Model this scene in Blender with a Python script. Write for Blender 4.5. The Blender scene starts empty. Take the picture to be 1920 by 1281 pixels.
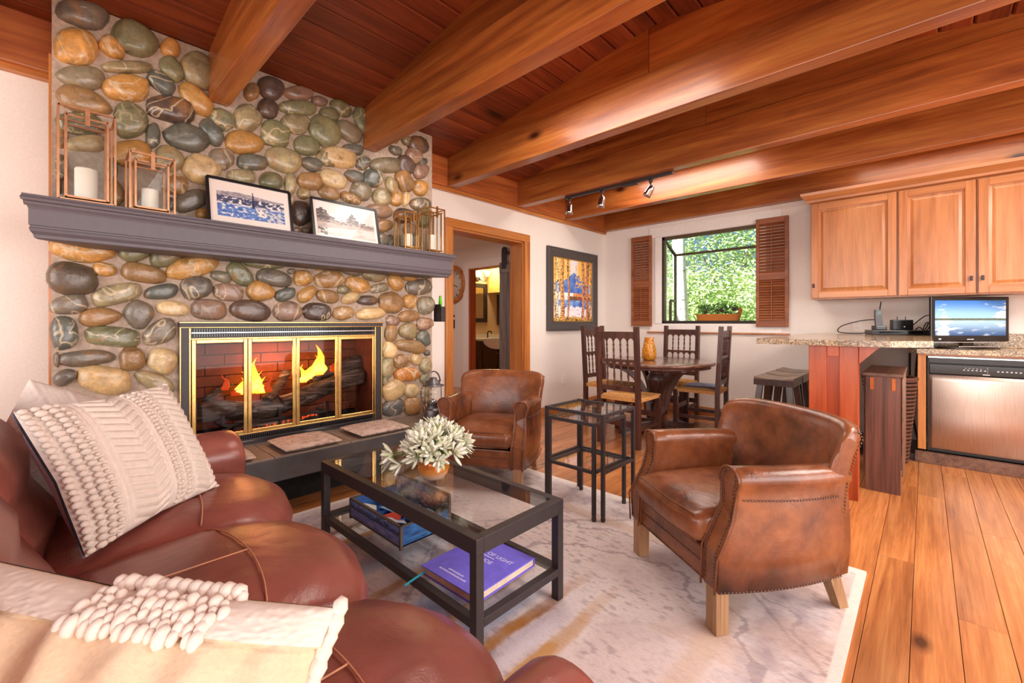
import bpy, bmesh, math, random
from mathutils import Vector, Matrix, noise, Euler
random.seed(7)
PI = math.pi
S = bpy.context.scene
COL = S.collection
R = math.radians

def lin(h):
    h = h.lstrip('#')
    out = []
    for i in (0, 2, 4):
        c = int(h[i:i+2], 16)/255
        out.append(c/12.92 if c <= .04045 else ((c+.055)/1.055)**2.4)
    return tuple(out)+(1,)

# ---------------------------------------------------------------- camera, sky, sun, lights, exposure
cam = bpy.data.objects.new('camera', bpy.data.cameras.new('camera'))
COL.objects.link(cam)
cam.location = (0, 0, 1.12)
cam.rotation_euler = (PI/2, 0, R(43.46))
cam.data.sensor_width = 36
cam.data.lens = 15.334
cam.data.shift_y = -35/1920
cam.data.clip_start = .02
S.camera = cam
vs = S.view_settings
vs.view_transform = 'Standard'; vs.look = 'None'; vs.exposure = 0.2; vs.gamma = 1; vs.use_curve_mapping = False
S.cycles.use_denoising = True
S.cycles.max_bounces = 10
S.cycles.diffuse_bounces = 5
S.cycles.glossy_bounces = 4
S.cycles.transmission_bounces = 8
S.cycles.transparent_max_bounces = 12
S.cycles.sample_clamp_indirect = 6
S.cycles.caustics_reflective = False
S.cycles.caustics_refractive = False

W = bpy.data.worlds.new('sky'); S.world = W; W.use_nodes = True
wn = W.node_tree; wn.nodes.clear()
wo = wn.nodes.new('ShaderNodeOutputWorld'); wb = wn.nodes.new('ShaderNodeBackground')
sky = wn.nodes.new('ShaderNodeTexSky'); sky.sky_type = 'HOSEK_WILKIE'; sky.turbidity = 3
sky.sun_direction = Vector((-.25, -.35, .9)).normalized()
wb.inputs['Strength'].default_value = 2.4
wn.links.new(sky.outputs[0], wb.inputs[0]); wn.links.new(wb.outputs[0], wo.inputs[0])

def light(name, kind, loc, rot, energy, color, size=None, size_y=None, **kw):
    l = bpy.data.lights.new(name, kind); l.energy = energy; l.color = color
    if kind == 'AREA':
        l.shape = 'RECTANGLE'; l.size = size; l.size_y = size_y or size
    if kind in ('POINT', 'SPOT') and size: l.shadow_soft_size = size
    for k, v in kw.items(): setattr(l, k, v)
    o = bpy.data.objects.new(name, l); o.location = loc; o.rotation_euler = rot
    COL.objects.link(o); return o

sun = light('sun', 'SUN', (0, 0, 8), (0, 0, 0), 21.0, (1, .96, .86), angle=R(1.5))
sun.rotation_euler = Vector((.30, .50, -.82)).to_track_quat('-Z', 'Y').to_euler()
# daylight from the glazed front and side of the room behind the photographer
light('daylight_front', 'AREA', (-.6, -4.6, 1.7), (R(90), 0, 0), 370, (1, .95, .91), 7, 3.4)
light('daylight_side', 'AREA', (5.6, 1.6, 1.7), (R(90), 0, R(90)), 500, (1, .945, .90), 7, 3.4)
# warm downward fill lights added outside the frame, no fixtures there
light('fill_light_room', 'AREA', (1.9, 1.7, 2.37), (0, R(-25), 0), 75, (1, .91, .82), 1.2, 1.2)
light('fill_light_kitchen', 'AREA', (1.5, 3.6, 2.36), (0, 0, 0), 100, (1, .90, .82), 1.2, 1.6)
# added fill lights hidden up between the beams, no real fixtures
light('fill_light_living', 'AREA', (-1.6, 2.0, 2.70), (0, 0, 0), 24, (1, .90, .80), 1.2, .45)
light('fill_light_dining', 'AREA', (-1.8, 4.05, 2.70), (0, 0, 0), 25, (1, .90, .80), 1.2, .4)
light('fill_light_bar', 'AREA', (.1, 4.95, 2.64), (0, 0, 0), 9, (1, .86, .70), 1.2, .3)
# upward fill lights added to brighten the beams, no lamps stand here
light('fill_up_room', 'AREA', (1.2, -.9, 1.75), (R(180), 0, 0), 40, (1, .84, .68), .6, .6)
light('fill_up_kitchen', 'AREA', (2.0, 2.6, 1.75), (R(180), 0, 0), 40, (1, .84, .68), .6, .6)

# ---------------------------------------------------------------- helpers
class MB:
    """collects shapes into one mesh"""
    def __init__(s): s.v = []; s.f = []; s.sm = []
    def add(s, vs, fs, smooth=False):
        o = len(s.v); s.v += [tuple(v) for v in vs]
        for f in fs: s.f.append([i+o for i in f]); s.sm.append(smooth)
        return s
    def box(s, c, d, rz=0, b=0, M=None):
        x, y, z = d[0]/2, d[1]/2, d[2]/2
        if b:
            b = min(b, x*.9, y*.9, z*.9)
            pts = []; 
            bm = bmesh.new(); bmesh.ops.create_cube(bm, size=1)
            for v in bm.verts: v.co = Vector((v.co.x*2*x, v.co.y*2*y, v.co.z*2*z))
            bmesh.ops.bevel(bm, geom=bm.edges[:], offset=b, segments=2, profile=.6, affect='EDGES')
            bm.verts.index_update()
            pts = [v.co.copy() for v in bm.verts]; fs = [[v.index for v in f.verts] for f in bm.faces]; bm.free()
        else:
            pts = [Vector((a, bb, cc)) for a in (-x, x) for bb in (-y, y) for cc in (-z, z)]
            fs = [(0, 1, 3, 2), (4, 6, 7, 5), (0, 4, 5, 1), (2, 3, 7, 6), (0, 2, 6, 4), (1, 5, 7, 3)]
        m = Matrix.Translation(c) @ (M if M else Matrix.Rotation(rz, 4, 'Z'))
        return s.add([m @ p for p in pts], fs)
    def bx(s, x0, x1, y0, y1, z0, z1, b=0):
        return s.box(((x0+x1)/2, (y0+y1)/2, (z0+z1)/2), (abs(x1-x0), abs(y1-y0), abs(z1-z0)), 0, b)
    def bar(s, p0, p1, w, h=None, up=(0, 0, 1), b=0):
        p0, p1 = Vector(p0), Vector(p1); h = h or w
        d = p1-p0; L = d.length; zx = d.normalized(); u = Vector(up)
        if abs(zx.dot(u)) > .98: u = Vector((0, 1, 0))
        yx = (u - zx*u.dot(zx)).normalized(); xx = yx.cross(zx)
        M = Matrix((xx, yx, zx)).transposed().to_4x4()
        return s.box((p0+p1)/2, (w, h, L), 0, b, M)
    def loft(s, rings, cap=True, closed=True, smooth=True):
        n = len(rings[0]); o = len(s.v); vs = [p for r in rings for p in r]; fs = []
        for i in range(len(rings)-1):
            for j in range(n if closed else n-1):
                k = (j+1) % n
                fs.append((i*n+j, i*n+k, (i+1)*n+k, (i+1)*n+j))
        s.add(vs, fs, smooth)
        if cap and closed:
            s.f.append([o+j for j in range(n)][::-1]); s.sm.append(False)
            s.f.append([o+(len(rings)-1)*n+j for j in range(n)]); s.sm.append(False)
        return s
    def lathe(s, prof, n=16, c=(0, 0, 0), M=None, smooth=True, cap=True):
        rings = []
        for r, z in prof:
            ring = []
            for j in range(n):
                a = 2*PI*j/n; p = Vector((r*math.cos(a), r*math.sin(a), z))
                if M: p = M @ p
                ring.append(p+Vector(c))
            rings.append(ring)
        return s.loft(rings, cap, True, smooth)
    def tube(s, pts, r, n=6, smooth=True, cap=True, closed=False):
        pts = [Vector(p) for p in pts]; rings = []; up = Vector((0, 0, 1)); N = len(pts)
        rr = r if isinstance(r, (list, tuple)) else [r]*N
        prev = None
        for i, p in enumerate(pts):
            if closed: d = pts[(i+1) % N]-pts[i-1]
            else: d = pts[min(i+1, N-1)]-pts[max(i-1, 0)]
            d = d.normalized() if d.length > 1e-9 else Vector((0, 0, 1))
            if prev is None:
                u = up if abs(d.dot(up)) < .95 else Vector((1, 0, 0))
                a = (u-d*u.dot(d)).normalized()
            else:
                a = prev-d*prev.dot(d); a = a.normalized() if a.length > 1e-6 else Vector((1, 0, 0))
            prev = a; b = d.cross(a)
            rings.append([p+(a*math.cos(2*PI*j/n)+b*math.sin(2*PI*j/n))*rr[i] for j in range(n)])
        if closed: rings.append(rings[0])
        return s.loft(rings, cap and not closed, True, smooth)
    def grid(s, fn, nu, nv, smooth=True):
        vs = [fn(i/nu, j/nv) for i in range(nu+1) for j in range(nv+1)]
        fs = [(i*(nv+1)+j, (i+1)*(nv+1)+j, (i+1)*(nv+1)+j+1, i*(nv+1)+j+1) for i in range(nu) for j in range(nv)]
        return s.add(vs, fs, smooth)
    def ball(s, c, r, n=6, m=4, sc=(1, 1, 1)):
        rings = []
        for i in range(m+1):
            a = -PI/2+PI*i/m; rr = max(.02, math.cos(a))*r
            rings.append([Vector((c[0]+sc[0]*rr*math.cos(2*PI*j/n), c[1]+sc[1]*rr*math.sin(2*PI*j/n), c[2]+sc[2]*r*math.sin(a))) for j in range(n)])
        return s.loft(rings, True, True, True)
    def poly(s, pts, nrm, t):
        """flat polygon extruded along nrm by t"""
        n = len(pts); nrm = Vector(nrm)*t
        vs = [Vector(p) for p in pts]+[Vector(p)+nrm for p in pts]
        fs = [list(range(n))[::-1], list(range(n, 2*n))]+[(i, (i+1) % n, n+(i+1) % n, n+i) for i in range(n)]
        return s.add(vs, fs)
    def mesh(s, name, mat):
        me = bpy.data.meshes.new(name); me.from_pydata([tuple(v) for v in s.v], [], s.f)
        me.polygons.foreach_set('use_smooth', s.sm)
        bm = bmesh.new(); bm.from_mesh(me); bmesh.ops.recalc_face_normals(bm, faces=bm.faces[:]); bm.to_mesh(me); bm.free()
        if mat: me.materials.append(mat)
        me.update(); return me
    def build(s, name, mat, parent=None, **kw):
        return link(name, s.mesh(name, mat), parent, **kw)

def link(name, me, parent=None, loc=None, label=None, cat=None, group=None, kind=None, col=None, rot=None):
    o = bpy.data.objects.new(name, me); COL.objects.link(o)
    if parent: o.parent = parent
    if loc: o.location = loc
    if rot: o.rotation_euler = rot
    if label: o['label'] = label
    if cat: o['category'] = cat
    if group: o['group'] = group
    if kind: o['kind'] = kind
    if col: o.color = col
    return o
def thing(name, label, cat, loc=(0, 0, 0), rz=0, group=None):
    return link(name, None, None, loc, label, cat, group, rot=(0, 0, rz))
def struct(name, mb, mat, parent=None, label=None):
    return mb.build(name, mat, parent, kind='structure' if not parent else None, label=label)
def dup(o, loc, rz, label, parent=None):
    c = o.copy(); COL.objects.link(c)
    if parent: c.parent = parent
    else: c.location = loc; c.rotation_euler = (0, 0, rz); c['label'] = label
    for ch in [x for x in KIDS.get(o.name, [])] if parent is None else KIDS.get(o.name, []): dup(ch, None, None, None, c)
    return c
KIDS = {}
def index_kids(root):
    KIDS.clear()
    for o in bpy.data.objects:
        if o.parent: KIDS.setdefault(o.parent.name, []).append(o)
def autosmooth(o, ang=35):
    me = o.data
    me.polygons.foreach_set('use_smooth', [True]*len(me.polygons))
    me.set_sharp_from_angle(angle=R(ang))
    return o

# ---------------------------------------------------------------- materials
def newmat(name):
    m = bpy.data.materials.new(name); m.use_nodes = True
    nt = m.node_tree; b = nt.nodes['Principled BSDF']
    return m, nt, b
def N(nt, t, **kw):
    n = nt.nodes.new(t)
    for k, v in kw.items(): setattr(n, k, v)
    return n
def ramp(nt, fac, stops):
    r = N(nt, 'ShaderNodeValToRGB'); e = r.color_ramp.elements
    while len(e) < len(stops): e.new(.5)
    for i, (p, c) in enumerate(stops): e[i].position = p; e[i].color = c
    nt.links.new(fac, r.inputs[0]); return r.outputs[0]
def coords(nt, scale=(1, 1, 1), kind='Object', rnd=0):
    t = N(nt, 'ShaderNodeTexCoord'); m = N(nt, 'ShaderNodeMapping'); m.inputs['Scale'].default_value = scale
    src = t.outputs['Object' if kind == 'World' else kind]
    if kind == 'World':
        src = N(nt, 'ShaderNodeNewGeometry').outputs['Position']
    nt.links.new(src, m.inputs[0])
    if rnd:
        i = N(nt, 'ShaderNodeObjectInfo'); a = N(nt, 'ShaderNodeVectorMath', operation='MULTIPLY')
        c = N(nt, 'ShaderNodeCombineXYZ')
        for k in range(3): nt.links.new(i.outputs['Random'], c.inputs[k])
        a.inputs[1].default_value = (37*rnd, 91*rnd, 53*rnd); nt.links.new(c.outputs[0], a.inputs[0])
        b = N(nt, 'ShaderNodeVectorMath', operation='ADD')
        nt.links.new(m.outputs[0], b.inputs[0]); nt.links.new(a.outputs[0], b.inputs[1]); return b.outputs[0]
    return m.outputs[0]
def noisetex(nt, vec, scale, detail=4, rough=.55, dist=0):
    n = N(nt, 'ShaderNodeTexNoise'); n.inputs['Scale'].default_value = scale; n.inputs['Detail'].default_value = detail
    n.inputs['Roughness'].default_value = rough; n.inputs['Distortion'].default_value = dist
    nt.links.new(vec, n.inputs['Vector']); return n.outputs[0]
def mix(nt, fac, a, b, mode='MIX'):
    m = N(nt, 'ShaderNodeMix', data_type='RGBA', blend_type=mode)
    for s, v in ((m.inputs[0], fac), (m.inputs[6], a), (m.inputs[7], b)):
        if hasattr(v, 'is_output'): nt.links.new(v, s)
        else: s.default_value = v
    return m.outputs[2]
def bump(nt, b, h, strength=.3, dist=.01):
    n = N(nt, 'ShaderNodeBump'); n.inputs['Strength'].default_value = strength; n.inputs['Distance'].default_value = dist
    nt.links.new(h, n.inputs['Height']); nt.links.new(n.outputs[0], b.inputs['Normal'])
def plain(name, col, rough=.5, metal=0, var=.06, scale=30, bmp=0, coat=0, spec=.5):
    m, nt, b = newmat(name); c = lin(col)
    v = coords(nt, rnd=1); n = noisetex(nt, v, scale)
    d = tuple(x*(1-var*2.2) for x in c[:3])+(1,); l = tuple(min(1, x*(1+var*1.6)) for x in c[:3])+(1,)
    nt.links.new(ramp(nt, n, [(.3, d), (.7, l)]), b.inputs['Base Color'])
    b.inputs['Roughness'].default_value = rough; b.inputs['Metallic'].default_value = metal
    b.inputs['Coat Weight'].default_value = coat; b.inputs['Coat Roughness'].default_value = .15
    b.inputs['Specular IOR Level'].default_value = spec
    if bmp: bump(nt, b, n, bmp, .004)
    return m
def wood(name, dark, mid, light, axis=0, rough=.4, sc=1.0, knots=.0, var=.25, coat=0, grain=14, space='Object', bmp=.12, spec=.5):
    m, nt, b = newmat(name)
    s = [grain*sc]*3; s[axis] = .9*sc
    v = coords(nt, tuple(s), space, 1)
    n1 = noisetex(nt, v, 1.0, 5, .62, .6)
    s2 = [2.2*sc]*3; s2[axis] = .5*sc
    v2 = coords(nt, tuple(s2), space, 1); n2 = noisetex(nt, v2, 1.0, 3, .5, 1.2)
    c = ramp(nt, n1, [(.25, lin(dark)), (.5, lin(mid)), (.78, lin(light))])
    c2 = ramp(nt, n2, [(.3, (1-var*1.3,)*3+(1,)), (.72, (1+var*.35,)*3+(1,))])
    c = mix(nt, 1.0, c, c2, 'MULTIPLY')
    if knots:
        s3 = [5.0*sc]*3; s3[axis] = 2.4*sc
        v3 = coords(nt, tuple(s3), space, 1)
        vo = N(nt, 'ShaderNodeTexVoronoi'); vo.inputs['Scale'].default_value = .55; nt.links.new(v3, vo.inputs['Vector'])
        k = ramp(nt, vo.outputs['Distance'], [(.06*knots, (1, 1, 1, 1)), (.11*knots, (.55, .55, .55, 1)), (.2*knots, (0, 0, 0, 1))])
        c = mix(nt, k, c, tuple(x*.28 for x in lin(dark)[:3])+(1,))
    s4 = [grain*5*sc]*3; s4[axis] = 2.2*sc
    n4 = noisetex(nt, coords(nt, tuple(s4), space, 1), 1.0, 3, .7, .2)
    c = mix(nt, 1.0, c, ramp(nt, n4, [(.34, (.80, .77, .74, 1)), (.6, (1.05, 1.05, 1.05, 1))]), 'MULTIPLY')
    i = N(nt, 'ShaderNodeObjectInfo')
    rr = ramp(nt, i.outputs['Random'], [(0, (1-var, 1-var, 1-var, 1)), (.5, (1, .98, .96, 1)), (1, (1+var*.5, 1+var*.42, 1+var*.3, 1))])
    c = mix(nt, 1.0, c, rr, 'MULTIPLY')
    nt.links.new(c, b.inputs['Base Color']); b.inputs['Roughness'].default_value = rough
    b.inputs['Coat Weight'].default_value = coat; b.inputs['Coat Roughness'].default_value = .2
    b.inputs['Specular IOR Level'].default_value = spec
    bump(nt, b, n1, bmp, .003)
    return m
def leather(name, base, dark, light, rough=.33, patina=.6, sc=1.0):
    m, nt, b = newmat(name); v = coords(nt, rnd=1)
    n = noisetex(nt, v, 4.5*sc, 5, .6, .4); n2 = noisetex(nt, v, 16*sc, 4, .6)
    c = ramp(nt, n, [(.28, lin(dark)), (.5, lin(base)), (.75, lin(light))])
    c2 = ramp(nt, n2, [(.35, (1-.25*patina,)*3+(1,)), (.65, (1.06,)*3+(1,))])
    nt.links.new(mix(nt, 1.0, c, c2, 'MULTIPLY'), b.inputs['Base Color'])
    b.inputs['Roughness'].default_value = rough
    vo = N(nt, 'ShaderNodeTexVoronoi'); vo.inputs['Scale'].default_value = 260; nt.links.new(v, vo.inputs['Vector'])
    n3 = noisetex(nt, v, 6*sc, 4, .55, 1.6)
    b1 = N(nt, 'ShaderNodeBump'); b1.inputs['Strength'].default_value = .28; b1.inputs['Distance'].default_value = .014; nt.links.new(n3, b1.inputs['Height'])
    b2 = N(nt, 'ShaderNodeBump'); b2.inputs['Strength'].default_value = .12; b2.inputs['Distance'].default_value = .002
    nt.links.new(vo.outputs['Distance'], b2.inputs['Height']); nt.links.new(b1.outputs[0], b2.inputs['Normal']); nt.links.new(b2.outputs[0], b.inputs['Normal'])
    return m
def glass(name, tint=(1, 1, 1, 1), rough=0.0, refl=.12, graze=.6):
    """thin sheet glass: clear transmission with a Fresnel reflection"""
    m, nt, b = newmat(name); out = nt.nodes['Material Output']; nt.nodes.remove(b)
    t = N(nt, 'ShaderNodeBsdfTransparent'); t.inputs[0].default_value = tint
    g = N(nt, 'ShaderNodeBsdfGlossy'); g.inputs['Roughness'].default_value = rough; g.inputs[0].default_value = (1, 1, 1, 1)
    lw = N(nt, 'ShaderNodeLayerWeight'); lw.inputs[0].default_value = .5
    pw = N(nt, 'ShaderNodeMath', operation='POWER'); nt.links.new(lw.outputs['Facing'], pw.inputs[0]); pw.inputs[1].default_value = 4.5
    f = N(nt, 'ShaderNodeMath', operation='MULTIPLY_ADD'); nt.links.new(pw.outputs[0], f.inputs[0]); f.inputs[1].default_value = graze; f.inputs[2].default_value = refl
    mx = N(nt, 'ShaderNodeMixShader')
    nt.links.new(f.outputs[0], mx.inputs[0]); nt.links.new(t.outputs[0], mx.inputs[1]); nt.links.new(g.outputs[0], mx.inputs[2])
    nt.links.new(mx.outputs[0], out.inputs[0]); return m
def emit(name, col, strength):
    m, nt, b = newmat(name); b.inputs['Base Color'].default_value = col; b.inputs['Emission Color'].default_value = col
    b.inputs['Emission Strength'].default_value = strength; return m
def painted(name, rough=.5, em=0, fine=None, coat=0):
    m, nt, b = newmat(name); a = N(nt, 'ShaderNodeAttribute', attribute_name='Col'); c = a.outputs['Color']
    if fine:
        v = coords(nt, fine[0]); n = noisetex(nt, v, fine[1], 6, .7, .3)
        c = mix(nt, 1.0, c, ramp(nt, n, [(.30, fine[2]), (.52, (1, 1, 1, 1)), (.8, (1.08, 1.08, 1.08, 1))]), 'MULTIPLY')
    nt.links.new(c, b.inputs['Base Color']); b.inputs['Roughness'].default_value = rough
    b.inputs['Coat Weight'].default_value = coat
    if em: nt.links.new(c, b.inputs['Emission Color']); b.inputs['Emission Strength'].default_value = em
    return m
def picture(name, parent, p0, du, dv, nx, ny, fn, mat, **kw):
    p0, du, dv = Vector(p0), Vector(du), Vector(dv)
    mb = MB(); mb.grid(lambda u, v: p0+du*u+dv*v, nx, ny, False)
    me = bpy.data.meshes.new(name); me.from_pydata([tuple(v) for v in mb.v], [], mb.f); me.materials.append(mat)
    at = me.color_attributes.new('Col', 'FLOAT_COLOR', 'POINT'); buf = []
    for i in range(nx+1):
        for j in range(ny+1): buf += list(fn(i/nx, j/ny)[:3])+[1]
    at.data.foreach_set('color', buf)
    return link(name, me, parent, **kw)
def nz(x, y, z=0, o=4): return noise.fractal(Vector((x, y, z)), 1.0, 2.0, o)
def lerp(a, b, t): return tuple(a[i]+(b[i]-a[i])*t for i in range(3))
def sst(a, b, x):
    t = max(0, min(1, (x-a)/(b-a))); return t*t*(3-2*t)

M = {}
M['wall'] = plain('wall_paint', 'ece2da', .85, var=.02, scale=90, bmp=.25)
M['white'] = plain('white_paint', 'f1eae4', .5, var=.015)
M['beam'] = wood('beam_wood', '702f15', 'ad612b', 'cc8542', 0, .36, .9, .6, .22, coat=.3, grain=11)
M['beamy'] = wood('plate_wood', '7d3b1b', 'b05f2d', 'c67b40', 1, .42, .9, .5, .2, coat=.1, grain=10)
M['board'] = wood('ceiling_board_wood', '5c2614', '8a4122', 'a3552d', 1, .42, 1.0, 1.25, .22, grain=13)
M['floor'] = wood('oak_floor', '94532a', 'c37c45', 'd9995e', 0, .27, 1.15, .6, .2, coat=.25, grain=15)
M['trim'] = wood('fir_trim', '9a5423', 'c37a3a', 'd69350', 2, .35, 1, 0, .1, coat=.1)
M['trimx'] = wood('fir_trim_across', '9a5423', 'c37a3a', 'd69350', 1, .35, 1, 0, .1, coat=.1)
M['joint'] = plain('board_joint', '5a3820', .8, var=.05)
M['cab'] = wood('knotty_alder', '9a5a2c', 'ba7847', 'ca8d5d', 2, .35, .8, .35, .06, coat=.2, grain=9)
M['cabx'] = wood('knotty_alder_across', '9a5a2c', 'ba7847', 'ca8d5d', 0, .35, .8, .3, .06, coat=.2, grain=9)
M['cherry'] = wood('cherry_post', '862e12', 'b24d20', 'c8683a', 2, .35, .8, .35, .15, coat=.2)
M['darkoak'] = wood('dark_oak', '26110c', '6f4436', '94624f', 2, .42, .9, 0, .12, grain=20, bmp=.3)
M['darkoaky'] = wood('dark_oak_top', '4a2d22', '74513f', '8d6a55', 1, .4, .9, 0, .1, grain=22)
M['walnut'] = wood('chair_wood', '2c1712', '513028', '6b4438', 2, .38, 1.2, 0, .12, coat=.15)
M['tabletop'] = wood('table_wood', '3a231c', '6a463a', '86604e', 0, .22, 1.2, 0, .1, coat=.5)
M['espresso'] = wood('stool_wood', '22130f', '44291f', '5a3a2e', 2, .33, 1.2, 0, .12, coat=.2)
M['seatwood'] = wood('stool_seat_wood', '4a3528', '7d6552', '95795f', 1, .35, 1.2, 0, .06, coat=.2)
M['shutter'] = wood('shutter_wood', '7d4527', '9a5a37', 'a96a45', 0, .45, 1, 0, .06)
M['mantel'] = plain('mantel_paint', '615a60', .45, var=.03)
M['greybarn'] = wood('grey_barn_wood', '5a5350', '7a716d', '8d8580', 2, .6, 1, 0, .1)
M['black'] = plain('black_metal', '3b3435', .45, .3, .05)
M['blackp'] = plain('black_plastic', '1d1b1d', .3, 0, .05)
M['gloss'] = plain('gloss_black', '0d0b0c', .12, 0, .03)
M['soot'] = plain('soot', '15110f', .9, 0, .2)
M['brass'] = plain('polished_brass', 'd0a866', .24, 1, .08)
M['copper'] = plain('copper_wire', 'c08a66', .35, .85, .08)
M['chrome'] = plain('chrome', 'c8ccd2', .15, 1, .03)
M['steel'] = None
M['sofa'] = leather('sofa_leather', '925045', '7a4036', 'a26254', .29, .25, .7)
M['club'] = leather('club_leather', '7a4428', '402214', '985c36', .27, .9, .8)
M['nail'] = plain('nailhead', '6b5347', .3, .8)
M['stitch'] = plain('stitching', 'c98a66', .7)
M['oakleg'] = wood('limed_oak', '7d5a3c', 'a47e5a', 'b8936e', 2, .5, 1.2, 0, .08, grain=18)
M['linen'] = plain('cream_linen', 'dec3a4', .9, 0, .03, 160, .3)
M['ivory'] = plain('ivory_yarn', 'e5d6ca', .95, 0, .03, 60, .2)
M['greyback'] = plain('grey_lining', 'a9a3b4', .9)
M['cushion'] = None
M['rush'] = plain('rush_seat', 'c98f50', .75, 0, .14, 60, .4)
M['slate'] = plain('hearth_slate', '877466', .6, 0, .12, 6, .3)
M['slated'] = plain('hearth_slate_edge', '4b4544', .45, 0, .15, 7, .3)
M['mortar'] = plain('mortar', 'b29d8c', .95, 0, .1, 40, .6)
M['candle'] = plain('candle_wax', 'fbf1e2', .5, 0, .01)
M['glass'] = glass('clear_glass', (.97, .985, .98, 1), 0, .03)
M['fireglass'] = glass('smoked_fire_glass', (.80, .76, .74, 1), 0, .008, .25)
M['winglass'] = glass('window_glass', (.98, 1, .99, 1), 0, .05)
M['bronze'] = plain('bronze_frame', '5b4c37', .45, .3)
M['granite'] = None
M['wicker'] = plain('wicker', '522a14', .7, 0, .2, 40, .5)
M['cord'] = plain('cord', '15131a', .5)
M['leaf'] = None
def speckle():
    m, nt, b = newmat('granite'); v = coords(nt, kind='World')
    vo = N(nt, 'ShaderNodeTexVoronoi'); vo.inputs['Scale'].default_value = 170; nt.links.new(v, vo.inputs['Vector'])
    n = noisetex(nt, v, 9, 4)
    sx = N(nt, 'ShaderNodeSeparateColor'); nt.links.new(vo.outputs['Color'], sx.inputs[0])
    c = ramp(nt, sx.outputs[0], [(.1, lin('3e3227')), (.35, lin('876c4c')), (.6, lin('a88963')), (.95, lin('cdb28e'))])
    c = mix(nt, 1.0, c, ramp(nt, n, [(.35, (.85, .8, .75, 1)), (.7, (1.1, 1.08, 1.02, 1))]), 'MULTIPLY')
    nt.links.new(c, b.inputs['Base Color']); b.inputs['Roughness'].default_value = .12; return m
M['granite'] = speckle()
def stonemat():
    m, nt, b = newmat('river_stone'); i = N(nt, 'ShaderNodeObjectInfo')
    v = coords(nt, (1, 1, 1), 'Object', 1)
    n = noisetex(nt, v, 9, 6, .62, .8); n2 = noisetex(nt, v, 60, 4, .6)
    c = mix(nt, 1.0, i.outputs['Color'], ramp(nt, n, [(.30, (.50, .48, .46, 1)), (.46, (.95, .95, .95, 1)), (.56, (1.05, 1.03, 1, 1)), (.70, (1.45, 1.34, 1.16, 1))]), 'MULTIPLY')
    n3 = noisetex(nt, v, 4, 3, .5, 1.5)
    c = mix(nt, ramp(nt, n3, [(.56, (0, 0, 0, 1)), (.70, (.5, .5, .5, 1))]), c, lin('a8743c'))
    n5 = noisetex(nt, v, 3.2, 2, .5, 2.2); vein = ramp(nt, n5, [(.475, (0, 0, 0, 1)), (.5, (.8, .8, .8, 1)), (.525, (0, 0, 0, 1))])
    pick = ramp(nt, i.outputs['Random'], [(.55, (0, 0, 0, 1)), (.6, (1, 1, 1, 1))])
    c = mix(nt, mix(nt, 1.0, vein, pick, 'MULTIPLY'), c, lin('d8c3a0'))
    c = mix(nt, 1.0, c, ramp(nt, n2, [(.3, (.8, .8, .8, 1)), (.6, (1.05, 1.05, 1.05, 1))]), 'MULTIPLY')
    nt.links.new(c, b.inputs['Base Color']); b.inputs['Roughness'].default_value = .30
    b.inputs['Coat Weight'].default_value = .25; b.inputs['Coat Roughness'].default_value = .18
    bump(nt, b, mix(nt, .35, n, n2), .45, .014); return m
M['stone'] = stonemat()
def steelmat():
    m, nt, b = newmat('brushed_steel'); v = coords(nt, (60, 60, 1.2), 'World'); n = noisetex(nt, v, 4, 3)
    nt.links.new(ramp(nt, n, [(.3, lin('b8a597')), (.7, lin('c8b6a9'))]), b.inputs['Base Color'])
    b.inputs['Metallic'].default_value = .9; b.inputs['Roughness'].default_value = .3
    b.inputs['Anisotropic'].default_value = .6; return m
M['steel'] = steelmat()
def cushmat():
    m, nt, b = newmat('taupe_damask'); v = coords(nt, (1, 1, 1), 'Object'); n = noisetex(nt, v, 12, 4, .6, 2.5)
    nt.links.new(ramp(nt, n, [(.38, lin('a98c7e')), (.5, lin('c2a99b')), (.6, lin('cfb7a8'))]), b.inputs['Base Color'])
    b.inputs['Roughness'].default_value = .8; return m
M['cushion'] = cushmat()
def leafmat(name, a, b_, c_, tr=.3):
    m, nt, b = newmat(name); v = coords(nt, kind='World'); n = noisetex(nt, v, 5, 3, .6)
    nt.links.new(ramp(nt, n, [(.3, lin(a)), (.5, lin(b_)), (.7, lin(c_))]), b.inputs['Base Color'])
    b.inputs['Roughness'].default_value = .6; b.inputs['Subsurface Weight'].default_value = 0
    return m
M['leaf'] = leafmat('garden_leaf', '7fa455', 'b4cf86', 'eaf2cc')
M['leaf2'] = leafmat('garden_leaf_dark', '6c8f50', 'a3c080', 'dce8b8')
M['herb'] = leafmat('herb_leaf', '35602c', '57883e', '8cb262')
# ================================================================ SETTING
WX, WY = -3.37, 5.49          # inner faces of wall_left and wall_back
RX, RZ = -1.25, 2.985          # ceiling ridge
def cz(x): return RZ+.147*(x-RX) if x < RX else RZ-.125*(x-RX)
# floor: sub-floor slab and one object per plank
fl = MB().bx(-7.2, 3.2, -1.9, 7.2, -.08, -.012); floor = struct('floor', fl, M['joint'])
pw = .128; x = WX+.004; row = 0; plank_cache = {}
while x < 3.1:
    w = pw*random.choice((1, 1, 1.25)); y = -1.9-random.random()*1.2
    while y < WY:
        L = random.choice((1.3, 1.6, 1.9, 2.2)); y1 = min(y+L, WY); y0 = max(y, -1.9)
        if y1-y0 > .05:
            k = (round(y1-y0, 2), w)
            if k not in plank_cache:
                mb = MB().box((0, 0, 0), (y1-y0-.0016, w-.0016, .014), 0, .0016); plank_cache[k] = mb.mesh('plank', M['floor'])
            o = link('plank', plank_cache[k], floor, (x+w/2, (y0+y1)/2, -.007+random.uniform(-.0006, .0006)), rot=(0, 0, PI/2))
        y += L
    x += w; row += 1
hall = MB().bx(-7.2, WX-.0, 2.0, 7.2, -.012, 0.0); struct('floor', hall, M['floor'])
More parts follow.
